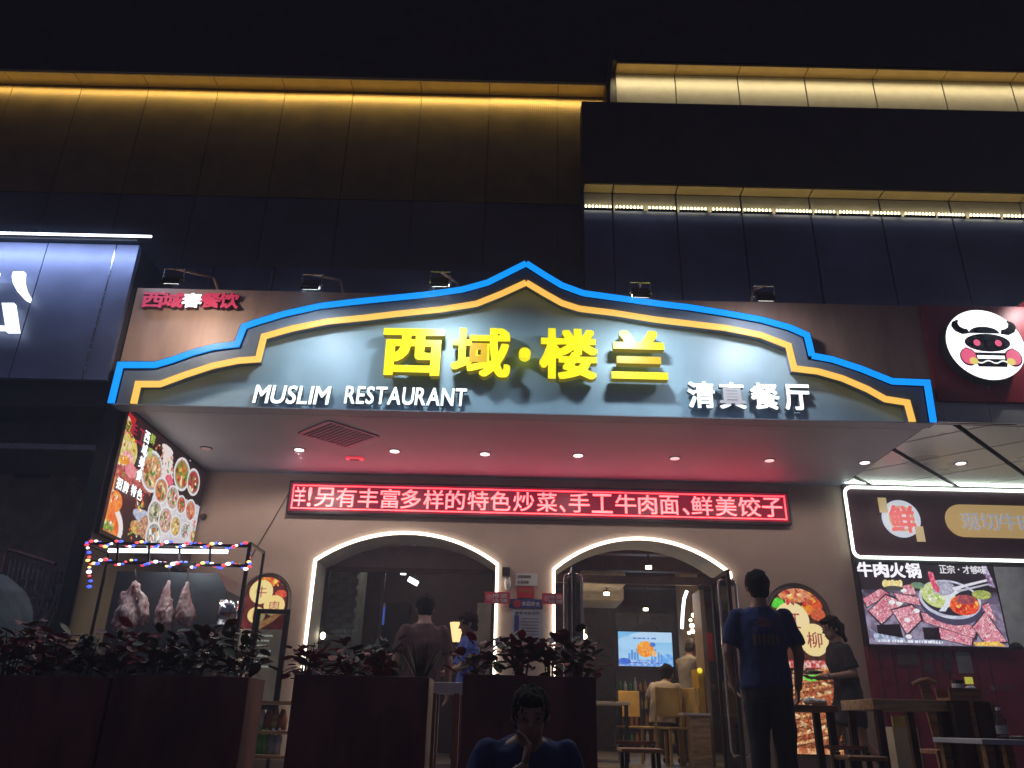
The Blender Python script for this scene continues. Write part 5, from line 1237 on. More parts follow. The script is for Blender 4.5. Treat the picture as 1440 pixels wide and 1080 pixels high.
for p, q, lab in [((682, 832), (717, 849), 'red banner across the left arch edge beside the pillar'), ((762, 834), (794, 850), 'red banner across the right arch edge beside the pillar')]:
    t, a, b = sheet('red_banner', lab, p, q, mat('red_banner', (.5, .04, .07), .5), [('推进', .3, .9, .5, .85, wp), ('店铺', .3, .9, .1, .42, wp)], 'banner', YW-.06)
    MB().ball((a.x+.06, YW-.061, (a.z+b.z)/2), .04, 12, 8, (1, .08, 1)).build('badge', mat('pink_badge', (.6, .2, .25), .5), t)
a, b = at(706, 797, YW-.1), at(717, 810, YW-.1); o = MB().box(a.x, b.x, YW-.1, YW-.002, b.z, a.z).build('wall_speaker', M['black'], bevel=.008); tag(o, 'small black box speaker beside the left neon arch', 'speaker')
c = at(714, 820, YW-.03); o = MB().lathe([(.03, -.08), (.045, 0), (.03, .08)], c, 12).build('wall_sensor', M['whiteplastic'], smooth=True); tag(o, 'cream oval device under the black box speaker', 'sensor')
c = at(278, 715, XL+.1) if False else at(286, 727, YW-.02); o = MB().lathe([(.045, 0), (.03, .05)], c, 14, RX).build('wall_socket', M['darkwood']); tag(o, 'small dark fitting on the wall beside the menu lightbox', 'wall fitting')
# ---------------- arched lightboxes on the wall
def archbox(pxl, pxr, pyt, pyb, name, lab, paint, chars):
    a = at(pxl, 875, YW-.05); b = at(pxr, 875, YW-.05); w = b.x-a.x; top = at((pxl+pxr)/2, pyt, YW-.05).z; r = w/2; cx = (a.x+b.x)/2
    zb = ZP+.3; H_ = top-zb; t = thing(name, lab, 'lightbox', (cx, YW, zb))
    out = [(cx-r*1.0, zb), (cx+r, zb)]+[(cx+r*math.cos(math.radians(q)), top-r+r*math.sin(math.radians(q))) for q in range(0, 181, 9)]
    fillcurve(out, [], .05, YW-.002, 'case', M['black'], t)
    e = 1.16; rim = [(cx+r*e*math.cos(math.radians(q)), top-r+r*e*math.sin(math.radians(q))) for q in range(0, 181, 9)]
    MB().tube([(cx+r*e, YW-.02, zb)]+[(x, YW-.02, z) for x, z in rim]+[(cx-r*e, YW-.02, zb)], .014, 6).build('rim', mat('taupe_rim', (.3, .24, .2), .5), t)
    # printed face: arch shaped grid by squeezing rows
    nu, nv = 130, 260; us = np.linspace(-1, 1, nu); vs = np.linspace(0, 1, nv); U, V = np.meshgrid(us, vs)
    Zc = top-.012-V*(H_-.024); hw = np.where(Zc > top-r, np.sqrt(np.maximum(1e-6, (r-.012)**2-(Zc-(top-r))**2)), r-.012)
    X = cx+U*hw; P = Paint((X-a.x)/w*100, (top-Zc)/w*100, (60, 20, 20)); paint(P)
    me = bpy.data.meshes.new('printed_face'); vsx = np.stack([X, np.full_like(X, YW-.056), Zc], -1).reshape(-1, 3)
    me.vertices.add(len(vsx)); me.vertices.foreach_set('co', vsx.reshape(-1)); i = np.arange(nu*nv).reshape(nv, nu)
    q = np.stack([i[1:, :-1], i[1:, 1:], i[:-1, 1:], i[:-1, :-1]], -1).reshape(-1, 4); me.loops.add(q.size); me.loops.foreach_set('vertex_index', q.reshape(-1)); me.polygons.add(len(q))
    me.polygons.foreach_set('loop_start', np.arange(0, q.size, 4)); me.polygons.foreach_set('loop_total', np.full(len(q), 4)); me.update(calc_edges=True); me.validate()
    ca = me.color_attributes.new('ink', 'FLOAT_COLOR', 'POINT'); c = np.clip(P.C, 0, 255)/255.0; c = np.where(c <= .04045, c/12.92, ((c+.055)/1.055)**2.4)
    ca.data.foreach_set('color', np.concatenate([c, np.ones(c.shape[:2]+(1,))], -1).reshape(-1).astype(np.float32))
    link('printed_face', me, printed('arch_print', .9), t)
    for ch, u, v, s_, m in chars:
        x = a.x+u/100*w; z = top-v/100*w; s_ = s_/100*w; letter(ch, x-s_/2, x+s_/2, z-s_/2, z+s_/2, YW-.058, .002, m, m, t, .01, 'red_character')
    light('AREA', 'lightbox_glow', (cx, YW-.12, top-H_*.45), 4, (1, .7, .4), w*.9, H_*.8, target=(cx, 5, top-H_*.5))
inkr = emis('red_ink', (.45, .02, .02), .6)
def pl_(P):
    P.C[:] = (96, 22, 24); P.put(P.V > 0, (120, 34, 30), (80, 16, 18), .1)
    P.ell(50, 12, 26, 10, (240, 150, 50), (220, 70, 30), .4); P.ell(84, 40, 14, 9, (200, 50, 40), (235, 110, 60), .3)
    P.bits(55, 14, 34, 12, 26, [(240, 150, 50), (220, 70, 40), (250, 200, 90)], 2, 6); P.ell(38, 36, 27, 27, (250, 226, 150)); P.ell(72, 66, 24, 23, (250, 222, 140)); P.ell(34, 88, 20, 18, (250, 222, 140))
    P.poly([(30, 112), (88, 78), (92, 84), (70, 104), (40, 122)], (215, 110, 70), (240, 190, 110), .3)
    P.put(P.V > 118, (130, 112, 95), (105, 92, 80), .1)
    for k in range(7): P.put((P.V > 130+k*11) & (P.V < 134+k*11) & (P.U > 12) & (P.U < 78-6*(k % 3)) & (vnoise(P.U*.5, P.V*0+k, 3) > .25), (225, 220, 205))
archbox(338, 400, 810, 1070, 'arch_lightbox', 'arched lit food poster with pale character discs left of the arches', pl_, [('牛', 38, 36, 26, inkr), ('肉', 72, 66, 22, inkr), ('面', 34, 88, 18, inkr)])
def pr_(P):
    P.C[:] = (60, 30, 22); P.put(P.V > 0, (90, 45, 25), (45, 22, 18), .15)
    P.ell(55, 14, 36, 12, (200, 100, 70), (235, 170, 120), .4); P.ell(78, 30, 16, 12, (210, 60, 35), (235, 120, 50), .4); P.ell(66, 38, 12, 9, (240, 165, 40), (230, 110, 30), .4); P.ell(84, 46, 13, 10, (190, 70, 40), (225, 120, 70), .5)
    P.ell(16, 28, 12, 9, (70, 200, 50), (110, 230, 70), .4); P.ell(38, 56, 30, 30, (250, 228, 170)); P.ell(72, 88, 25, 27, (250, 226, 160))
    P.put((P.V > 122) & (P.V < 134), (200, 40, 40), (235, 215, 205), .35)
    for k in range(9):
        y = 142+k*13; P.poly([(0, y+16), (100, y-10), (100, y-2), (0, y+24)], (205, 130, 80), (110, 45, 25), .45)
        P.poly([(20, y+4), (90, y-10), (92, y-7), (22, y+8)], (245, 205, 150), (190, 110, 60), .4)
    P.bits(50, 190, 48, 55, 150, [(220, 150, 95), (150, 70, 40), (240, 200, 150), (110, 45, 25), (200, 100, 60)], 2.5, 7, .35); P.bits(60, 16, 38, 13, 40, [(215, 90, 60), (240, 180, 130), (190, 50, 40), (240, 160, 60)], 2, 6)
    P.ell(60, 148, 14, 7, (80, 210, 50), (120, 240, 90), .4)
    P.put(P.V > 258, (190, 100, 60), (235, 190, 140), .22)
    for k in range(14): P.ell(8+k*7, 285+(k*37 % 50), 8, 6, (225, 130, 80), (150, 50, 30), .5)
archbox(1083, 1164, 826, 1080, 'arch_lightbox', 'arched lit kebab poster with pale discs behind the tall man and woman', pr_, [('红', 38, 56, 28, inkr), ('柳', 73, 88, 26, inkr)])
# black framed standing board before the left arched lightbox
fb = thing('standing_board', 'black framed clear board on legs before the left arched poster', 'board', tuple(at(375, 990, 9.0)))
a, b = at(342, 990, 9.0), at(408, 857, 9.0)
for (x0, x1, z0, z1) in ((a.x, b.x, b.z-.05, b.z), (b.x-.05, b.x, a.z, b.z-.051), (a.x, a.x+.04, a.z, b.z-.051), (a.x, b.x, a.z-.051, a.z-.001)): MB().box(x0, x1, 9.0, 9.04, z0, z1).build('frame_bar', M['black'], fb)
MB().box(a.x+.041, b.x-.051, 9.018, 9.022, a.z, b.z-.051).build('pane', M['glassd'], fb)
for x in (a.x+.02, b.x-.03): MB().box(x-.015, x+.015, 9.0, 9.04, ZP, a.z-.052).build('leg', M['black'], fb)
sh = thing('condiment_shelf', 'low wooden shelf with bundles between the two left planters', 'shelf', tuple(at(385, 1030, 8.4)))
for i, py in enumerate((985, 1027, 1062)):
    a, b = at(352, py, 8.4), at(412, py, 8.4); MB().box(a.x, b.x, 8.4, 8.7, a.z-.03, a.z).build('shelf_board', M['wood'], sh)
a = at(352, 975, 8.4); b = at(412, 975, 8.4)
for x in (a.x, b.x-.03): MB().box(x, x+.03, 8.71, 8.74, ZP, a.z).build('post', M['black'], sh)
sz_ = at(380, 1027, 8.4).z
for i, (px, m) in enumerate([(366, 'whiteplastic'), (376, 'leafo'), (386, 'palewood'), (396, 'leafo')]):
    c = at(px, 1020, 8.55); o = MB().lathe([(.045, 0), (.05, .1), (.03, .16), (.02, .19)], (c.x, 8.55, sz_+.001), 10).build('jar', M[m], smooth=True); tag(o, ['white jar at the left of the low shelf', 'orange jar beside the white jar on the low shelf', 'pale jar third along the low shelf', 'orange jar at the right end of the low shelf'][i], 'jar')
sz_ = at(380, 1062, 8.4).z
for i, (px, c_) in enumerate([(364, (.1, .5, .08)), (372, (.2, .5, .1)), (381, (.4, .45, .5)), (390, (.4, .45, .5))]):
    c = at(px, 1050, 8.5); o = MB().lathe([(.035, 0), (.038, .15), (.014, .2), (.014, .24)], (c.x, 8.5, sz_+.001), 10).build('bottle', mat('shelf_bottle', c_, .2), smooth=True); tag(o, ['green bottle at the left end of the lowest shelf', 'lighter green bottle second on the lowest shelf', 'clear bottle third on the lowest shelf', 'clear bottle at the right end of the lowest shelf'][i], 'bottle')
# ================================================================== grill stall with string lights and hanging meat
Ys = 7.3
st = thing('grill_stall', 'black metal grill stall frame with lit tubes and dark hood at left', 'stall', tuple(at(235, 900, Ys)))
A0, A1_, B0, B1 = at(124, 764, Ys), at(350, 768, Ys), at(124, 790, Ys), at(352, 796, Ys)
MB().bar(A0, A1_, .025).build('rail', M['black'], st); MB().bar(B0, B1, .025).build('rail', M['black'], st)
for px0, px1 in ((122, 100), (352, 343)):
    a = at(px0, 764, Ys); MB().bar(a, (a.x, Ys, ZP), .03).build('post', M['black'], st)
    MB().bar(a, (a.x, Ys+.45, a.z), .025).build('side_rail', M['black'], st)
    MB().bar((a.x, Ys+.45, a.z), (a.x, Ys+.45, ZP), .022).build('post', M['black'], st)
for px in (166, 210, 253, 296): a = at(px, 765, Ys); b = at(px-1, 794, Ys); MB().bar(a, b, .018).build('spacer', M['black'], st)
for i, (p, q) in enumerate([(153, 163), (167, 207), (211, 251), (254, 294), (298, 320)]):
    a, b = at(p, 774+.01*p-1.5, Ys+.03), at(q, 774+.01*q-1.5, Ys+.03); MB().bar(a, b, .032).build('tube_light', M['tubew'], st)
light('AREA', 'stall_tube_light', at(240, 778, Ys+.03), 3.2, (.85, .93, 1), 1.3, .05, target=at(240, 1000, Ys+.1))
# string of coloured bulbs twisted along both rails
sl = thing('string_lights', 'coloured string light bulbs twisted along both rails of the grill stall', 'string lights', tuple(A0))
wires = MB(); groups = {k: MB() for k in 'RBWY'}; seq = 'BRWBRYBWRB'
def runs(a, b, n, ph=0):
    pts = []
    for i in range(n):
        t = i/(n-1); p = a.lerp(b, t)+Vector((0, -.022*math.cos(i*.9+ph)-.012, .022*math.sin(i*.9+ph))); pts.append(p)
        k = seq[(i+int(ph)) % len(seq)]
        groups[k].ball(p+Vector((random.uniform(-.006, .006), 0, random.uniform(-.008, .008))), random.uniform(.011, .019), 6, 4, (1.4, 1, .85))
    wires.tube(pts, .004, 4)
runs(A0, A1_, 46); runs(B0, B1, 46, 3); runs(A0+Vector((.0, 0, -.03)), B0+Vector((0, 0, .03)), 5, 1); runs(A1_+Vector((0, 0, -.03)), B1+Vector((0, 0, .03)), 5, 2); runs(B0+Vector((.03, 0, 0)), B0+Vector((.06, 0, -.22)), 7, 4)
wires.build('wire', M['black'], sl)
for k, nm in (('R', 'red_bulbs'), ('B', 'blue_bulbs'), ('W', 'white_bulbs'), ('Y', 'yellow_bulbs')): groups[k].build(nm, M['b'+k], sl, kind='stuff')
# hood
a, b = at(165, 803, Ys+.5), at(308, 806, Ys+.5)
hd = MB(); hx0, hx1 = a.x, b.x; zt9 = a.z
hd.box(hx0, hx1, Ys+.5, Ys+1.1, zt9-.9, zt9); hd.add([(hx1, Ys+.5, zt9), (hx1+.10, Ys+.5, zt9-.16), (hx1+.10, Ys+.5, zt9-.9), (hx1, Ys+.5, zt9-.9), (hx1, Ys+1.1, zt9), (hx1+.10, Ys+1.1, zt9-.16), (hx1+.10, Ys+1.1, zt9-.9), (hx1, Ys+1.1, zt9-.9)], [(0, 1, 2, 3), (7, 6, 5, 4), (0, 4, 5, 1), (1, 5, 6, 2)])
hd.build('hood', mat('smoked_steel', (.09, .095, .1), .35, .6), st)
MB().box(hx0-.3, hx1+.14, Ys+.05, Ys+1.1, ZP+.0, ZP+1.0).build('counter', M['black'], st)
MB().box(hx0-.32, hx1+.16, Ys+.03, Ys+1.12, ZP+1.001, ZP+1.03).build('counter_top', M['steel'], st)
pn = at(322, 870, Ys+.2); o = MB().lathe([(.09, 0), (.1, .12), (.1, .22)], (at(318, 880, Ys+.25).x, Ys+.25, at(318, 880, Ys+.25).z), 20).build('steel_pot', M['chrome'], smooth=True); tag(o, 'shiny steel pot catching the light at the right of the stall', 'pot')
MB().box(at(318, 880, Ys+.25).x-.12, at(318, 880, Ys+.25).x+.12, Ys+.13, Ys+.38, at(318, 880, Ys+.25).z-.02, at(318, 880, Ys+.25).z-.001).build('pot_shelf', M['steel'], st)
# hanging meat
def meat(px, pt_, pb, w, lab, lean=0, two=False):
    t = at(px, pt_, Ys+.2); b = at(px+lean, pb, Ys+.2); L = t.z-b.z; r = MB(); k = w
    for q_ in range(5):
        f_ = .35+.13*q_; r.ball(((b.x-t.x)*f_+random.uniform(-.5, .5)*k, random.uniform(-.6, 0)*k, -f_*L), k*random.uniform(.3, .55), 10, 7, (1, .8, 1.7))
    r.tube([(0, 0, 0), (.0, 0, -.12*L), ((b.x-t.x)*.3, 0, -.35*L), ((b.x-t.x)*.6, 0, -.6*L), ((b.x-t.x)*.9, 0, -.85*L), (b.x-t.x, 0, -L)], [k*.22, k*.3, k*.5, k*.95, k*1.0, k*.5], 12)
    if two: r.tube([(.03, -.02, -.03), (.09, -.02, -.3*L), (.16, -.01, -.65*L), (.17, 0, -.85*L)], [k*.25, k*.4, k*.5, k*.3], 10)
    root = thing('hanging_meat', lab, 'meat', tuple(t), group='raw mutton cuts hanging in the stall')
    organic(r, .011, 'cut', M['meat'], root, smooth=1, wrinkle=.026, wf=17)
    rail = at(px, 795, Ys).z
    MB().tube([(0, -.0, 0), (.01, -.0, .05), (0, -.03, rail-t.z+.0)], .006, 5).build('hook', M['steel'], root, local=True)
    return root
meat(188, 818, 892, .12, 'largest raw mutton carcass piece hanging at the left of the stall', -14, True)
meat(236, 817, 888, .085, 'pale slim mutton leg hanging in the middle of the stall', -6)
meat(262, 819, 878, .08, 'reddish slim mutton leg hanging at the right of the stall', -1)
# ================================================================== planters and plants
YPl = 4.95
# find the planter plane so that the upright boxes are 1.18 m above the terrace edge
pl_d = []
def planter(px0, px1, lab, Yp):
    a, b = at(px0, 949, Yp), at(px1, 949, Yp); zt = at((px0+px1)/2, 950, Yp).z
    t = thing('planter', lab, 'planter', ((a.x+b.x)/2, Yp+.17, ZP), group=None)
    x0, x1 = a.x, b.x; D = .34; m = M['planter']; w = .018
    MB().box(x0, x1, Yp, Yp+w, ZP+.02, zt).build('front_panel', m, t, bevel=.003); MB().box(x0, x1, Yp+D-w, Yp+D, ZP+.02, zt).build('back_panel', m, t, bevel=.003)
    MB().box(x0, x0+w, Yp+w+.001, Yp+D-w-.001, ZP+.02, zt-.001).build('side_panel', m, t, bevel=.002); MB().box(x1-w, x1, Yp+w+.001, Yp+D-w-.001, ZP+.02, zt-.001).build('side_panel', m, t, bevel=.002)
    MB().box(x0+w+.001, x1-w-.001, Yp+w+.001, Yp+D-w-.001, ZP+.02, zt-.06).build('soil', M['soil'], t)
    for x in (x0+.05, x1-.05):
        for y in (Yp+.05, Yp+D-.05): MB().lathe([(.02, 0), (.02, .019)], (x, y, ZP), 8).build('foot', M['black'], t)
    return x0, x1, Yp, zt-.06
YQ = 4.96
pls = [planter(-34, 156, 'dark maroon planter box at the left edge of the picture', YQ), planter(160, 351, 'dark maroon planter box second from left below the grill stall', YQ),
       planter(414, 604, 'dark maroon planter box with spiky plant below the left arch', YQ), planter(651, 838, 'dark maroon planter box behind the man with his hand at his mouth', YQ)]
def leafmesh(name, m, L=.082, W=.055):
    mb = MB(); n = 5; vs = []
    for i in range(n+1):
        t = i/n; w = W*math.sin(math.pi*min(1, t*.92+.06))**.8*(1 if t < .98 else .2); z = .03*math.sin(t*2.4)-.06*t*t
        for s_ in (-1, 0, 1): vs.append((s_*w/2, t*L, z*L*8*.12+abs(s_)*.006))
    fs = []
    for i in range(n):
        for k in (0, 1): fs.append((i*3+k, i*3+k+1, i*3+k+4, i*3+k+3))
    mb.add(vs, fs); me = mb.mesh(name, None, True); me.materials.append(m); return me
LM = {k: leafmesh('leaf', M[m]) for k, m in (('g', 'leafg'), ('r', 'leafr'), ('p', 'leafp'), ('o', 'leafo'))}
def plant(px, top, wpx, kinds, lab, pl, n=46, dy=0, name='foliage_plant', h=None):
    x0, x1, Yp, zs = pl; Yc = Yp+.17+dy; c = at(px, 948, Yc); zt = at(px, top, Yc).z; H_ = zt-zs; Wd = wpx/FPX*(Yc*.95)
    t = thing(name, lab, 'plant', (c.x, Yc, zs))
    ns = 5; ends = []; sm = MB()
    for i in range(ns):
        a = 2*math.pi*i/ns+random.random(); e = Vector((math.cos(a)*Wd*.26, math.sin(a)*.09, H_*random.uniform(.62, .86))); ends.append(e)
        sm.tube([(math.cos(a)*.02, math.sin(a)*.02, -.01), e*.5+Vector((0, 0, .02)), e], [.006, .005, .003], 5)
    sm.build('stem', M['stem'], t, local=True)
    for i in range(int(n*1.55)):
        e = random.choice(ends); f = random.uniform(.35, 1.0)
        p = Vector((e.x*f+random.gauss(0, Wd*.14), e.y*f+random.gauss(0, .05), e.z*f+random.gauss(0, .035)))
        p.z = min(max(p.z, .03), H_*.95)
        o = link('leaf', LM[random.choice(kinds)], None, t, local=True)
        d = Vector((p.x+random.gauss(0, .08), p.y*1.5+random.gauss(0, .08), random.uniform(-.03, .14))).normalized()
        o.rotation_euler = (random.uniform(-.5, .9), random.uniform(-.5, .5), math.atan2(d.y, d.x)-math.pi/2); s_ = random.uniform(.6, 1.3); o.scale = (s_, s_, s_); o.location = p
    return t
plant(10, 862, 80, 'grp', 'dark plant with reddish leaves at the left edge planter', pls[0], 60)
plant(66, 872, 80, 'gpro', 'dark plant with rusty orange leaves in the left edge planter', pls[0], 60)
plant(118, 885, 70, 'ggp', 'low dark green plant at the right end of the left edge planter', pls[0], 50)
plant(168, 868, 70, 'gpr', 'dark plant below the largest mutton piece', pls[1], 56)
plant(222, 880, 70, 'ggp', 'dark plant below the slim mutton legs', pls[1], 50)
plant(276, 862, 78, 'ggop', 'tall dark bushy plant with a few orange leaves', pls[1], 64)
plant(332, 866, 74, 'ggp', 'dark green bushy plant at right end of the planter under the stall', pls[1], 56)
plant(432, 893, 62, 'rrp', 'isolated dark red leaved plant at left end of the third planter', pls[2], 36)
plant(492, 903, 66, 'gpr', 'dark low plant in the middle of the third planter', pls[2], 50)
plant(534, 897, 56, 'gpr', 'dark reddish plant left of the spiky grass plant', pls[2], 46)
plant(668, 900, 56, 'prg', 'dark plant at left end of the fourth planter below the man in light blue', pls[3], 48)
plant(733, 882, 84, 'rrgpg', 'large bushy plant with dark red upper leaves below the pillar notices', pls[3], 80)
plant(772, 884, 40, 'rpg', 'slender red tipped plant beside the large bushy one', pls[3], 26)
plant(813, 888, 66, 'gprg', 'bushy dark plant at right end of the fourth planter', pls[3], 60)
sp = thing('spiky_plant', 'spiky plant with long narrow blades behind the man in brown shirt', 'plant', tuple(at(592, 948, YQ+.17)))
sp.location.z = pls[2][3]
for i in range(20):
    a = 2*math.pi*i/20+random.random()*.3; l_ = random.uniform(.2, .36); sp_ = random.uniform(.25, .6); b = MB(); w = .012
    pts = [Vector((math.cos(a)*l_*sp_*t, math.sin(a)*l_*sp_*t*.6, l_*(t-.18*t*t*sp_*2))) for t in (0, .35, .7, 1)]; s_ = Vector((-math.sin(a), math.cos(a), 0))
    vs = []
    for p, ww in zip(pts, (w, w*.9, w*.6, .001)): vs += [p-s_*ww, p+s_*ww]
    b.add(vs, [(0, 1, 3, 2), (2, 3, 5, 4), (4, 5, 7, 6)]).build('blade', M['leafg'], sp, local=True)
wb = at(136, 914, YQ+.3); o = organic(MB().ball((0, 0, 0), .045, 10, 8, (1.2, .8, .9)).ball((-.04, 0, .03), .025, 8, 6).ball((.04, .0, -.02), .03, 8, 6), .008, 'tissue', M['whiteplastic'], wrinkle=.01, wf=40); o.location = (wb.x, YQ+.17, wb.z)
tag(o, 'crumpled cream tissue caught in the plants of the left edge planter', 'tissue')
wb = at(448, 935, YQ+.2); o = organic(MB().lathe([(.04, -.06), (.03, .02), (.008, .09)], (0, 0, 0), 10).ball((.03, 0, -.04), .03, 8, 6), .008, 'tissue', M['whiteplastic'], wrinkle=.006, wf=40); o.location = (wb.x, YQ+.17, pls[2][3]+.06)
tag(o, 'white folded tissue standing beside the isolated red leaved plant', 'tissue')
# white counter glimpsed between planters
a, b = at(600, 974, 6.6), at(652, 960, 6.6)
table('white_counter', 'small white topped counter glimpsed between the third and fourth planters', a.x, b.x, 6.6, 7.0, b.z, M['white'], M['planter'], b.z-a.z)
# ================================================================== people
def cap(mb, a, b, ra, rb, n=10, sq=(1, 1)):
    a = Vector(a); b = Vector(b); d = (b-a); L = d.length; d.normalize(); P_ = []; R = []
    for t in (-1, -.75, -.4): P_.append(a+d*ra*t); R.append(ra*math.sqrt(max(0.02, 1-t*t)))
    P_.append(a); R.append(ra); P_.append(b); R.append(rb)
    for t in (.4, .75, 1): P_.append(b+d*rb*t); R.append(rb*math.sqrt(max(.02, 1-t*t)))
    mb.tube(P_, R, n); return mb
def loft(mb, secs, n=20, ang=None):
    """secs: (center, rx, ry); horizontal-ish ellipses, superelliptic"""
    vs = []; N = len(secs)
    for i, (c, rx, ry) in enumerate(secs):
        c = Vector(c); d = (Vector(secs[min(i+1, N-1)][0])-Vector(secs[max(i-1, 0)][0])).normalized()
        X = Vector((1, 0, 0)); Y = d.cross(X).normalized(); X = Y.cross(d).normalized()
        for k in range(n):
            a = 2*math.pi*k/n; ca, sa = math.cos(a), math.sin(a); e = .85
            vs.append(c+X*rx*math.copysign(abs(ca)**e, ca)+Y*ry*math.copysign(abs(sa)**e, sa))
    fs = [(i*n+k, i*n+(k+1) % n, (i+1)*n+(k+1) % n, (i+1)*n+k) for i in range(N-1) for k in range(n)]
    fs.append(tuple(range(n))); fs.append(tuple((N-1)*n+k for k in reversed(range(n))))
    mb.add(vs, fs); return mb
def person(lab, loc, rz, H=1.72, pose=None, shirt='tblue', pants='trousers', hair='short', skirt=False, build=1.0, sleeve=.55, hands=True, group=None, vox=.011, woman=False, hem=.50, hair_m='hair', seated=False):
    """figure facing -Y before turning; pose overrides joints (in units of height)"""
    J = dict(pel=(0, 0, .53), wai=(0, 0, .62), che=(0, .0, .725), nec=(0, .008, .852), hed=(0, -.010, .925),
             shl=(-.107, 0, .80), shr=(.107, 0, .80), ell=(-.135, .01, .64), elr=(.135, .01, .64), wrl=(-.14, -.03, .49), wrr=(.14, -.03, .49),
             hil=(-.05, 0, .50), hir=(.05, 0, .50), knl=(-.055, -.01, .275), knr=(.055, -.01, .275), anl=(-.06, .015, .05), anr=(.06, .015, .05), face=(0, -1, 0))
    J.update(pose or {})
    V = {k: Vector(v)*H for k, v in J.items() if k not in ('face', 'curl')}; fc = Vector(J['face']).normalized(); B = build*H/1.72
    root = thing('person', lab, 'person', loc, rz, group)
    sh = .9 if woman else 1.0
    def limbs(mb, g=0, up=True, lo=True, arm=True, leg=True):
        if arm:
            for s_ in 'lr':
                cap(mb, V['sh'+s_]-Vector((0, 0, .014)), V['el'+s_], .044*B+g, .040*B+g); cap(mb, V['el'+s_], V['wr'+s_], .041*B+g, .027*B+g)
        if leg:
            for s_ in 'lr':
                cap(mb, V['hi'+s_], V['kn'+s_], .082*B+g, .054*B+g); cap(mb, V['kn'+s_], V['an'+s_], .052*B+g, .034*B+g)
        return mb
    def torso(mb, g=0, low=0.0):
        p, w, c, n_ = V['pel'], V['wai'], V['che'], V['nec']; sm_ = (V['shl']+V['shr'])/2
        sw = (V['shr']-V['shl']).length/2
        loft(mb, [(p+(p-w)*.55*(1+low), .155*B+g, .105*B+g), (p, .165*B+g, .115*B+g), (w, (.14 if not woman else .12)*B+g, .10*B+g), (c, .168*B*sh+g, .118*B+g), (sm_*.75+c*.25, sw*.98+g, .10*B+g), (sm_+(n_-sm_)*.35, sw*.66+g, .075*B+g), (n_, .062*B+g, .062*B+g)])
        for s_ in 'lr': cap(mb, sm_*.5+V['sh'+s_]*.5, V['sh'+s_]-Vector((0, 0, .012)), .05*B+g, .044*B+g)
        return mb
    body = MB(); torso(body, -.012); limbs(body)
    hc = V['hed']; rgt = fc.cross(Vector((0, 0, 1))).normalized(); upv = rgt.cross(fc).normalized()
    hm = Matrix((rgt, -fc, upv)).transposed()   # local x right, y back, z up
    def hp(x, y, z): return hc+hm @ Vector((x, y, z))*H/1.72
    k = H/1.72
    cap(body, V['nec']-Vector((0, 0, .05)), hp(0, .02, -.05), .066*k, .060*k)
    def hball(mb, c, r, sc, n=14, m=10):
        pr_ = [(max(.002, math.sin(math.pi*i/m))*r*k, -math.cos(math.pi*i/m)*r*k) for i in range(m+1)]
        M4 = hm.to_4x4() @ Matrix.Diagonal((*sc, 1)); mb.lathe(pr_, c, n, M4)
    hball(body, hp(0, .008, .03), .1, (.82, .98, .95)); hball(body, hp(0, -.022, -.045), .07, (.90, .92, .95)); hball(body, hp(0, -.06, -.085), .024, (1.2, .8, .8))
    cap(body, hp(0, -.088, .015), hp(0, -.108, -.022), .008*k, .013*k, 8)       # nose
    for s_ in (-1, 1): hball(body, hp(.084*s_, .008, -.01), .028, (.35, .7, 1.1), 8, 6)
    hball(body, hp(0, -.083, -.058), .016, (1.5, .5, .45), 8, 6)
    for s_ in 'lr':   # feet
        a = V['an'+s_]; f = Vector(J.get('toe'+s_, (0, -1, 0))).normalized(); cap(body, a+Vector((0, .0, -.035))-f*.03, a+f*.13+Vector((0, 0, -.055)), .042*k, .032*k)
    organic(body, vox, 'body', M['skin'], root, smooth=3)
    if hands:
        for s_ in 'lr':
            w_ = V['wr'+s_]; e = V['el'+s_]; d = (w_-e).normalized(); gd = J.get('hand'+s_); 
            if gd: d = Vector(gd).normalized()
            sd = d.cross(Vector((0, 1, 0))); sd = (sd if sd.length > .2 else d.cross(Vector((0, 0, 1)))).normalized(); th = sd if s_ == 'l' else -sd
            th = Vector((0, -1, 0))-d*(-d.y); th = th.normalized() if th.length > .2 else sd; nr = d.cross(th).normalized(); curl = J.get('curl', .35)
            hb = MB(); 
            for q in (-1, -.33, .33, 1): cap(hb, w_+d*.01, w_+d*.085*k+th*q*.028*k, .016*k, .011*k, 8)
            for q, L in ((1, .068), (.33, .078), (-.33, .073), (-1, .056)):
                a = w_+d*.085*k+th*q*.028*k; bdir = (d+nr*curl*(-1 if s_ == 'l' else 1)).normalized(); b = a+bdir*L*.5*k; c2 = (d+nr*curl*2.2*(-1 if s_ == 'l' else 1)).normalized(); c_ = b+c2*L*.5*k
                cap(hb, a, b, .0095*k, .0085*k, 8); cap(hb, b, c_, .0085*k, .0065*k, 8)
            a = w_+d*.025*k+th*.025*k; b = a+(th*.8+d*.7).normalized()*.042*k; c_ = b+(th*.25+d).normalized()*.032*k; cap(hb, a, b, .013*k, .0105*k, 8); cap(hb, b, c_, .0105*k, .0075*k, 8)
            organic(hb, .0045, 'hand', M['skin'], root, smooth=1)
    # shirt
    s_m = MB(); g = .014
    p, w, c, n_ = V['pel'], V['wai'], V['che'], V['nec']; sm_ = (V['shl']+V['shr'])/2; sw = (V['shr']-V['shl']).length/2
    hemc = p+(p-w)*(.0 if skirt else .42); 
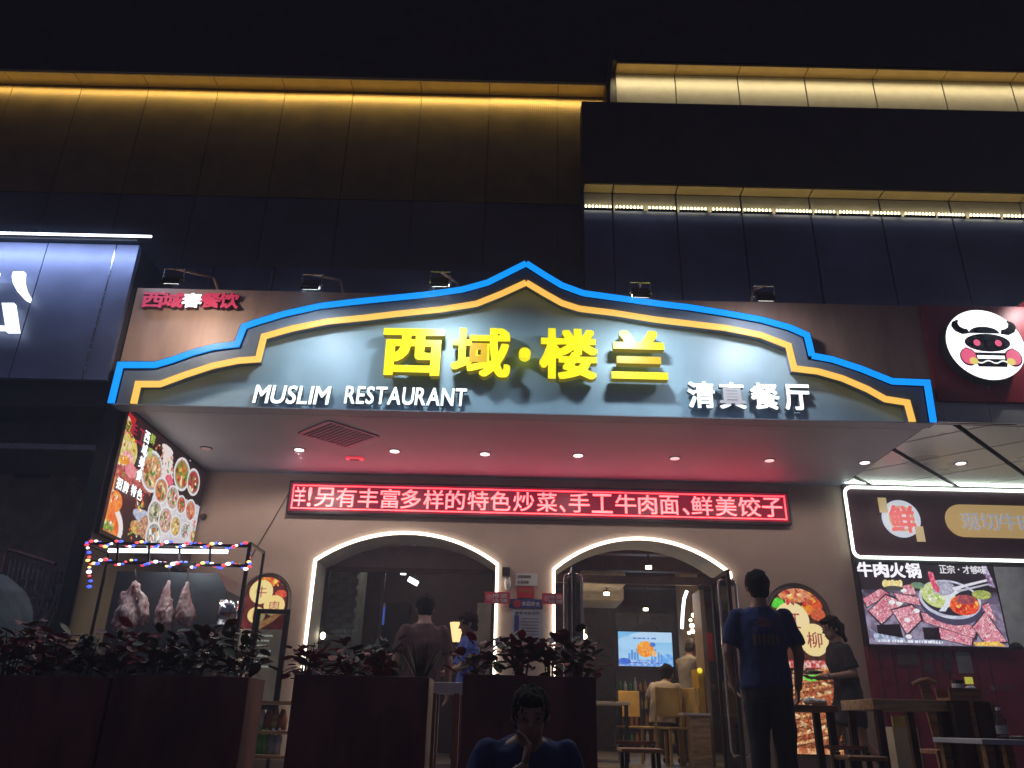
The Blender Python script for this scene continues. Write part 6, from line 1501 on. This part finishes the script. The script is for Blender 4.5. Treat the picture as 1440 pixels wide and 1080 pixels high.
    loft(s_m, [(hemc, (.178 if not skirt else .15)*B, (.135 if not skirt else .12)*B), (p+(w-p)*.2, (.172 if not skirt else .148)*B, .128*B), (w, (.165 if not woman else .135)*B, .122*B), (c, .178*B*sh, .13*B), (sm_*.72+c*.28, sw*1.0+.004, .112*B), (sm_+(n_-sm_)*.12, sw*.94, .098*B), (sm_+(n_-sm_)*.5, sw*.66, .086*B), (n_-(n_-sm_).normalized()*.015, .070*B, .068*B)])
    for s_ in 'lr':
        a, b = V['sh'+s_], V['el'+s_]; e = a.lerp(b, sleeve*1.45 if sleeve < .65 else sleeve)
        cap(s_m, a+Vector((0, 0, -.004))+(sm_-a)*.08, a.lerp(b, .3), .063*B, .061*B, 12); s_m.tube([a.lerp(b, .1), a.lerp(b, .3), e], [.056*B, .061*B, .066*B], 12)
    organic(s_m, .0115, 'shirt' if not skirt else 'dress_top', M[shirt], root, smooth=2, wrinkle=.017, wf=8)
    if not skirt:
        t_m = MB(); loft(t_m, [(p+(p-w)*.95, .15*B, .115*B), (p, .172*B, .124*B), (p+(w-p)*.55, .150*B, .112*B)])
        for s_ in 'lr':
            a, b, c_ = V['hi'+s_], V['kn'+s_], V['an'+s_]
            t_m.tube([a+(a-b).normalized()*.03, a.lerp(b, .3), b, b.lerp(c_, .5), c_+(b-c_).normalized()*.01], [.094*B, .093*B, .072*B, .064*B, .056*B], 12)
        organic(t_m, .0125, 'trousers', M[pants], root, smooth=3, wrinkle=.016, wf=8)
    else:
        t_m = MB(); m1 = (V['hil']+V['hir'])/2; kk = (V['knl']+V['knr'])/2
        loft(t_m, [(m1.lerp(kk, .62), .19*B, .17*B), (m1.lerp(kk, .2), .185*B, .15*B), (p, .17*B, .13*B), (w, .13*B, .11*B)])
        organic(t_m, .0125, 'skirt', M[pants], root, smooth=2, wrinkle=.012, wf=9)
    for s_ in 'lr':
        a = V['an'+s_]; f = Vector(J.get('toe'+s_, (0, -1, 0))).normalized(); sm2 = MB(); cap(sm2, a+Vector((0, 0, -.04))-f*.035, a+f*.15+Vector((0, 0, -.052)), .047*k, .036*k)
        organic(sm2, .012, 'shoe', M['black'], root, smooth=1)
    hm_ = MB(); hball(hm_, hp(0, .022, .040), .108, (.87, .96, .95)); hball(hm_, hp(0, .045, -.02), .086, (.90, .72, 1.05)); 
    for s_ in (-1, 1): hball(hm_, hp(.072*s_, .012, .02), .035, (.5, 1.1, 1.3), 8, 6)
    hball(hm_, hp(0, -.055, .085), .055, (1.15, .8, .6))
    if hair == 'tied': hball(hm_, hp(0, .11, .0), .05, (1, 1, 1.1)); cap(hm_, hp(0, .11, 0), hp(.0, .13, -.14), .035, .02)
    organic(hm_, .009, 'hair', M[hair_m], root, smooth=1, wrinkle=.012, wf=38)
    for s_ in (-1, 1):
        e_ = MB(); hball(e_, hp(.032*s_, -.081, .012), .0112, (1.2, .6, .55), 10, 6); e_.build('eye', M['eyewhite'], root, local=True, smooth=True)
        e_ = MB(); hball(e_, hp(.032*s_, -.087, .012), .0058, (1, .6, 1), 8, 6); e_.build('pupil', M['blackmat'], root, local=True, smooth=True)
        e_ = MB().bar(hp(.018*s_, -.088, .034), hp(.05*s_, -.078, .033), .006, .004).build('eyebrow', M['hair'], root, local=True)
    e_ = MB(); hball(e_, hp(0, -.092, -.058), .013, (1.6, .35, .3), 10, 6); e_.build('lips', mat('lips', (.3, .1, .09), .5), root, local=True, smooth=True)
    return root
def stand(px, py, H, zf=ZP):
    d = ray(px, py); k = (zf+H-EYE)/d.z; return (d.x*k, d.y*k, zf)
# 1 tall man in blue, back to the camera
p = stand(1063, 803, 1.74)
m1 = person('tall man in blue T-shirt seen from behind before the lit kebab poster', p, math.pi-.12, 1.74, dict(ell=(-.150, .0, .64), elr=(.155, -.0, .64), wrl=(-.145, -.07, .50), wrr=(.13, -.10, .52), hed=(.0, -.015, .925), face=(.1, -1, -.1), curl=.5), 'tblue', 'trousers', build=1.08)
def backprint(root, mats, pts):
    for i, (x0, x1, z0, z1) in enumerate(pts):
        MB().box(x0, x1, .128, .134, z0, z1).build('shirt_print', M[mats[i % len(mats)]], root, local=True)
random.seed(3)
# faded print on the back: small worn patches laid on the cloth
bvh_o = [c for c in m1.children if c.name.startswith('shirt')][0]
from mathutils.bvhtree import BVHTree
bt = BVHTree.FromPolygons([v.co[:] for v in bvh_o.data.vertices], [tuple(q.vertices) for q in bvh_o.data.polygons])
def decal(root, x, z, w, h, m):
    mb = MB(); nx, nz = 4, 3; vs = []; ok = True
    for j in range(nz+1):
        for i in range(nx+1):
            r = bt.ray_cast(Vector((x+w*(i/nx-.5), .6, z+h*(j/nz-.5))), Vector((0, -1, 0)))
            if r[0] is None: ok = False; break
            vs.append(r[0]+Vector((0, .0035, 0)))
        if not ok: return
    mb.add(vs, [(j*(nx+1)+i, j*(nx+1)+i+1, (j+1)*(nx+1)+i+1, (j+1)*(nx+1)+i) for j in range(nz) for i in range(nx)]); mb.build('shirt_print', m, root, local=True, smooth=True)
for k in range(12): decal(m1, random.uniform(-.06, .06), random.uniform(1.30, 1.36), random.uniform(.02, .05), random.uniform(.012, .03), M['tprint'])
for k in range(6): decal(m1, -.085+k*.034, 1.20, .022, random.uniform(.05, .08), M['tprint2'])
# 2 man in brown pink shirt behind the third planter
p = stand(600, 835, 1.72)
person('man in brownish pink T-shirt and black trousers seen from behind at the left arch', p, math.pi+.25, 1.72, dict(ell=(-.145, .01, .64), elr=(.145, .01, .645), wrl=(-.15, -.02, .50), wrr=(.15, -.02, .50), hed=(0, -.03, .92), face=(-.1, -1, -.35)), 'tbrown', 'trousers', build=1.05)
# 3 man in light blue at the window, profile to the left
p = stand(661, 861, 1.68)
person('man in bright light blue shirt in profile at the right side of the window', p, -math.pi/2+.2, 1.68, dict(elr=(.12, -.06, .65), wrr=(.08, -.16, .62), ell=(-.12, -.06, .65), wrl=(-.08, -.16, .62), face=(0, -1, -.25)), 'tlight', 'trousers')
# 4 woman in dark dress, walking left with a dish
p = stand(1177, 866, 1.68)
wom = person('woman in dark short dress carrying a dish, walking left past the kebab poster', p, -math.pi/2+.1, 1.68,
       dict(pel=(0, 0, .53), che=(0, -.02, .73), nec=(0, -.025, .848), hed=(0, -.05, .918), shl=(-.095, -.02, .80), shr=(.095, -.02, .80), ell=(-.11, .0, .655), elr=(.11, .0, .655), wrl=(-.06, -.15, .635), wrr=(.06, -.15, .635),
            handl=(.15, -1, .0), handr=(-.15, -1, .0), knl=(-.05, -.10, .29), anl=(-.055, -.11, .05), knr=(.05, .03, .28), anr=(.055, .19, .10), face=(.1, -1, -.2), curl=.25), 'dress', 'dress', 'tied', skirt=True, woman=True, build=1.0)
Rw = wom.rotation_euler.to_matrix(); dishc = Vector(p)+Rw @ Vector((0, -.37, 1.09))
ds = thing('food_dish', 'oval dish of food held out by the woman in the dark dress', 'dish', tuple(dishc)); MB().lathe([(.06, 0), (.13, .025), (.132, .03), (.12, .028), (.06, .008)], dishc, 24).build('plate', M['steel'], ds, smooth=True)
o = MB()
for k in range(16): a = random.random()*6.28; r = random.uniform(0, .075); o.ball(dishc+Vector((r*math.cos(a), r*math.sin(a), .035)), random.uniform(.012, .022), 7, 5, (1.3, 1, .6))
o.build('food', mat('cooked_food', (.4, .1, .05), .5, col2=(.45, .3, .12), scale=20), ds, kind='stuff')
MB().lathe([(.030, 0), (.030, .012)], (0, 0, 0), 14, Matrix.Translation(Vector(p)+Rw @ Vector((.105, -.235, .636*1.68))) @ Rw.to_4x4() @ Matrix.Rotation(math.pi/2, 4, 'X')).build('wristband', M['steel'], wom)
# 5 man standing on the street before the fourth planter, hand at his mouth
d = ray(742, 969); k = (1.72-EYE)/d.z
yy = 4.32; q = at(742, 969, yy); Hs = q.z*1.02
person('man in dark blue T-shirt with hand at his mouth in front of the fourth planter', (q.x, yy, 0), .12, Hs, dict(shl=(-.118, -.01, .825), shr=(.118, -.01, .825), che=(0, 0, .735), nec=(0, -.03, .862), hed=(0, -.06, .907), ell=(-.18, -.08, .675), wrl=(-.035, -.19, .79), handl=(.22, .18, 1), elr=(.16, .0, .65), wrr=(.15, -.05, .5), face=(-.12, -1, -.22), curl=.9), 'tblue', 'trousers', build=.90)
# 6 indoors: standing man in grey shirt leaning, diner in cream, person in crimson
p = stand(966, 896, 1.66, ZI)
person('man in grey shirt and dark trousers standing indoors beside the television', p, math.pi-.9, 1.66, dict(hed=(.0, -.06, .91), nec=(0, -.03, .845), face=(0, -1, -.6), elr=(.12, -.08, .66), wrr=(.07, -.18, .62), ell=(-.12, -.06, .655), wrl=(-.09, -.17, .6)), 'tgrey', 'trousers', vox=.014)
x6 = at(929, 960, 11.15).x; zs6 = .45/1.68
person('seated diner in cream shirt with back turned on a mustard chair', (x6, 11.15, ZI), math.pi-.5, 1.68, dict(pel=(0, 0, .33), wai=(0, -.01, .42), che=(0, -.06, .51), nec=(0, -.125, .60), hed=(0, -.175, .655), shl=(-.108, -.10, .56), shr=(.108, -.10, .56),
       ell=(-.135, -.11, .46), elr=(.135, -.11, .46), wrl=(-.09, -.22, .45), wrr=(.09, -.22, .45), hil=(-.05, -.01, .31), hir=(.05, -.01, .31), knl=(-.06, -.25, .30), knr=(.06, -.25, .30), anl=(-.06, -.25, .05), anr=(.06, -.25, .05), face=(0, -1, -.3)), 'tcream', 'trousers', vox=.014)
p = stand(1427, 905, 1.62, ZI)
person('person in crimson shirt behind the counter at the right edge', (p[0], max(p[1], YW+.7), ZI), 0.3, 1.62, dict(face=(-.5, -1, -.3)), 'tred', 'trousers', vox=.014)
# dining table indoors
x7 = at(915, 1010, 10.6).x
tt = table('dining_table', 'dark dining table in front of the seated diner indoors', x7-.9, x7-.1, 11.6, 12.3, ZI+.75, M['white'], M['black'])
# grade of ambient light at street side: one far lit street lamp behind the camera is left to the sky
# ================================================================== added scattering volume, imitates lens glare round the lights
hz = bpy.data.materials.new('lens_glare_haze'); hz.use_nodes = True; n_ = hz.node_tree.nodes; n_.remove(n_['Principled BSDF'])
v_ = n_.new('ShaderNodeVolumePrincipled'); v_.inputs['Density'].default_value = .010; v_.inputs['Color'].default_value = (.62, .74, 1, 1); v_.inputs['Anisotropy'].default_value = .45
hz.node_tree.links.new(v_.outputs[0], n_['Material Output'].inputs['Volume'])
tag(MB().box(-61, 61, -31, 41, -1.3, 23).build('glare_veil', hz), 'thin added veil imitating lens glare round the lit signs', 'glare_veil', kind='stuff')
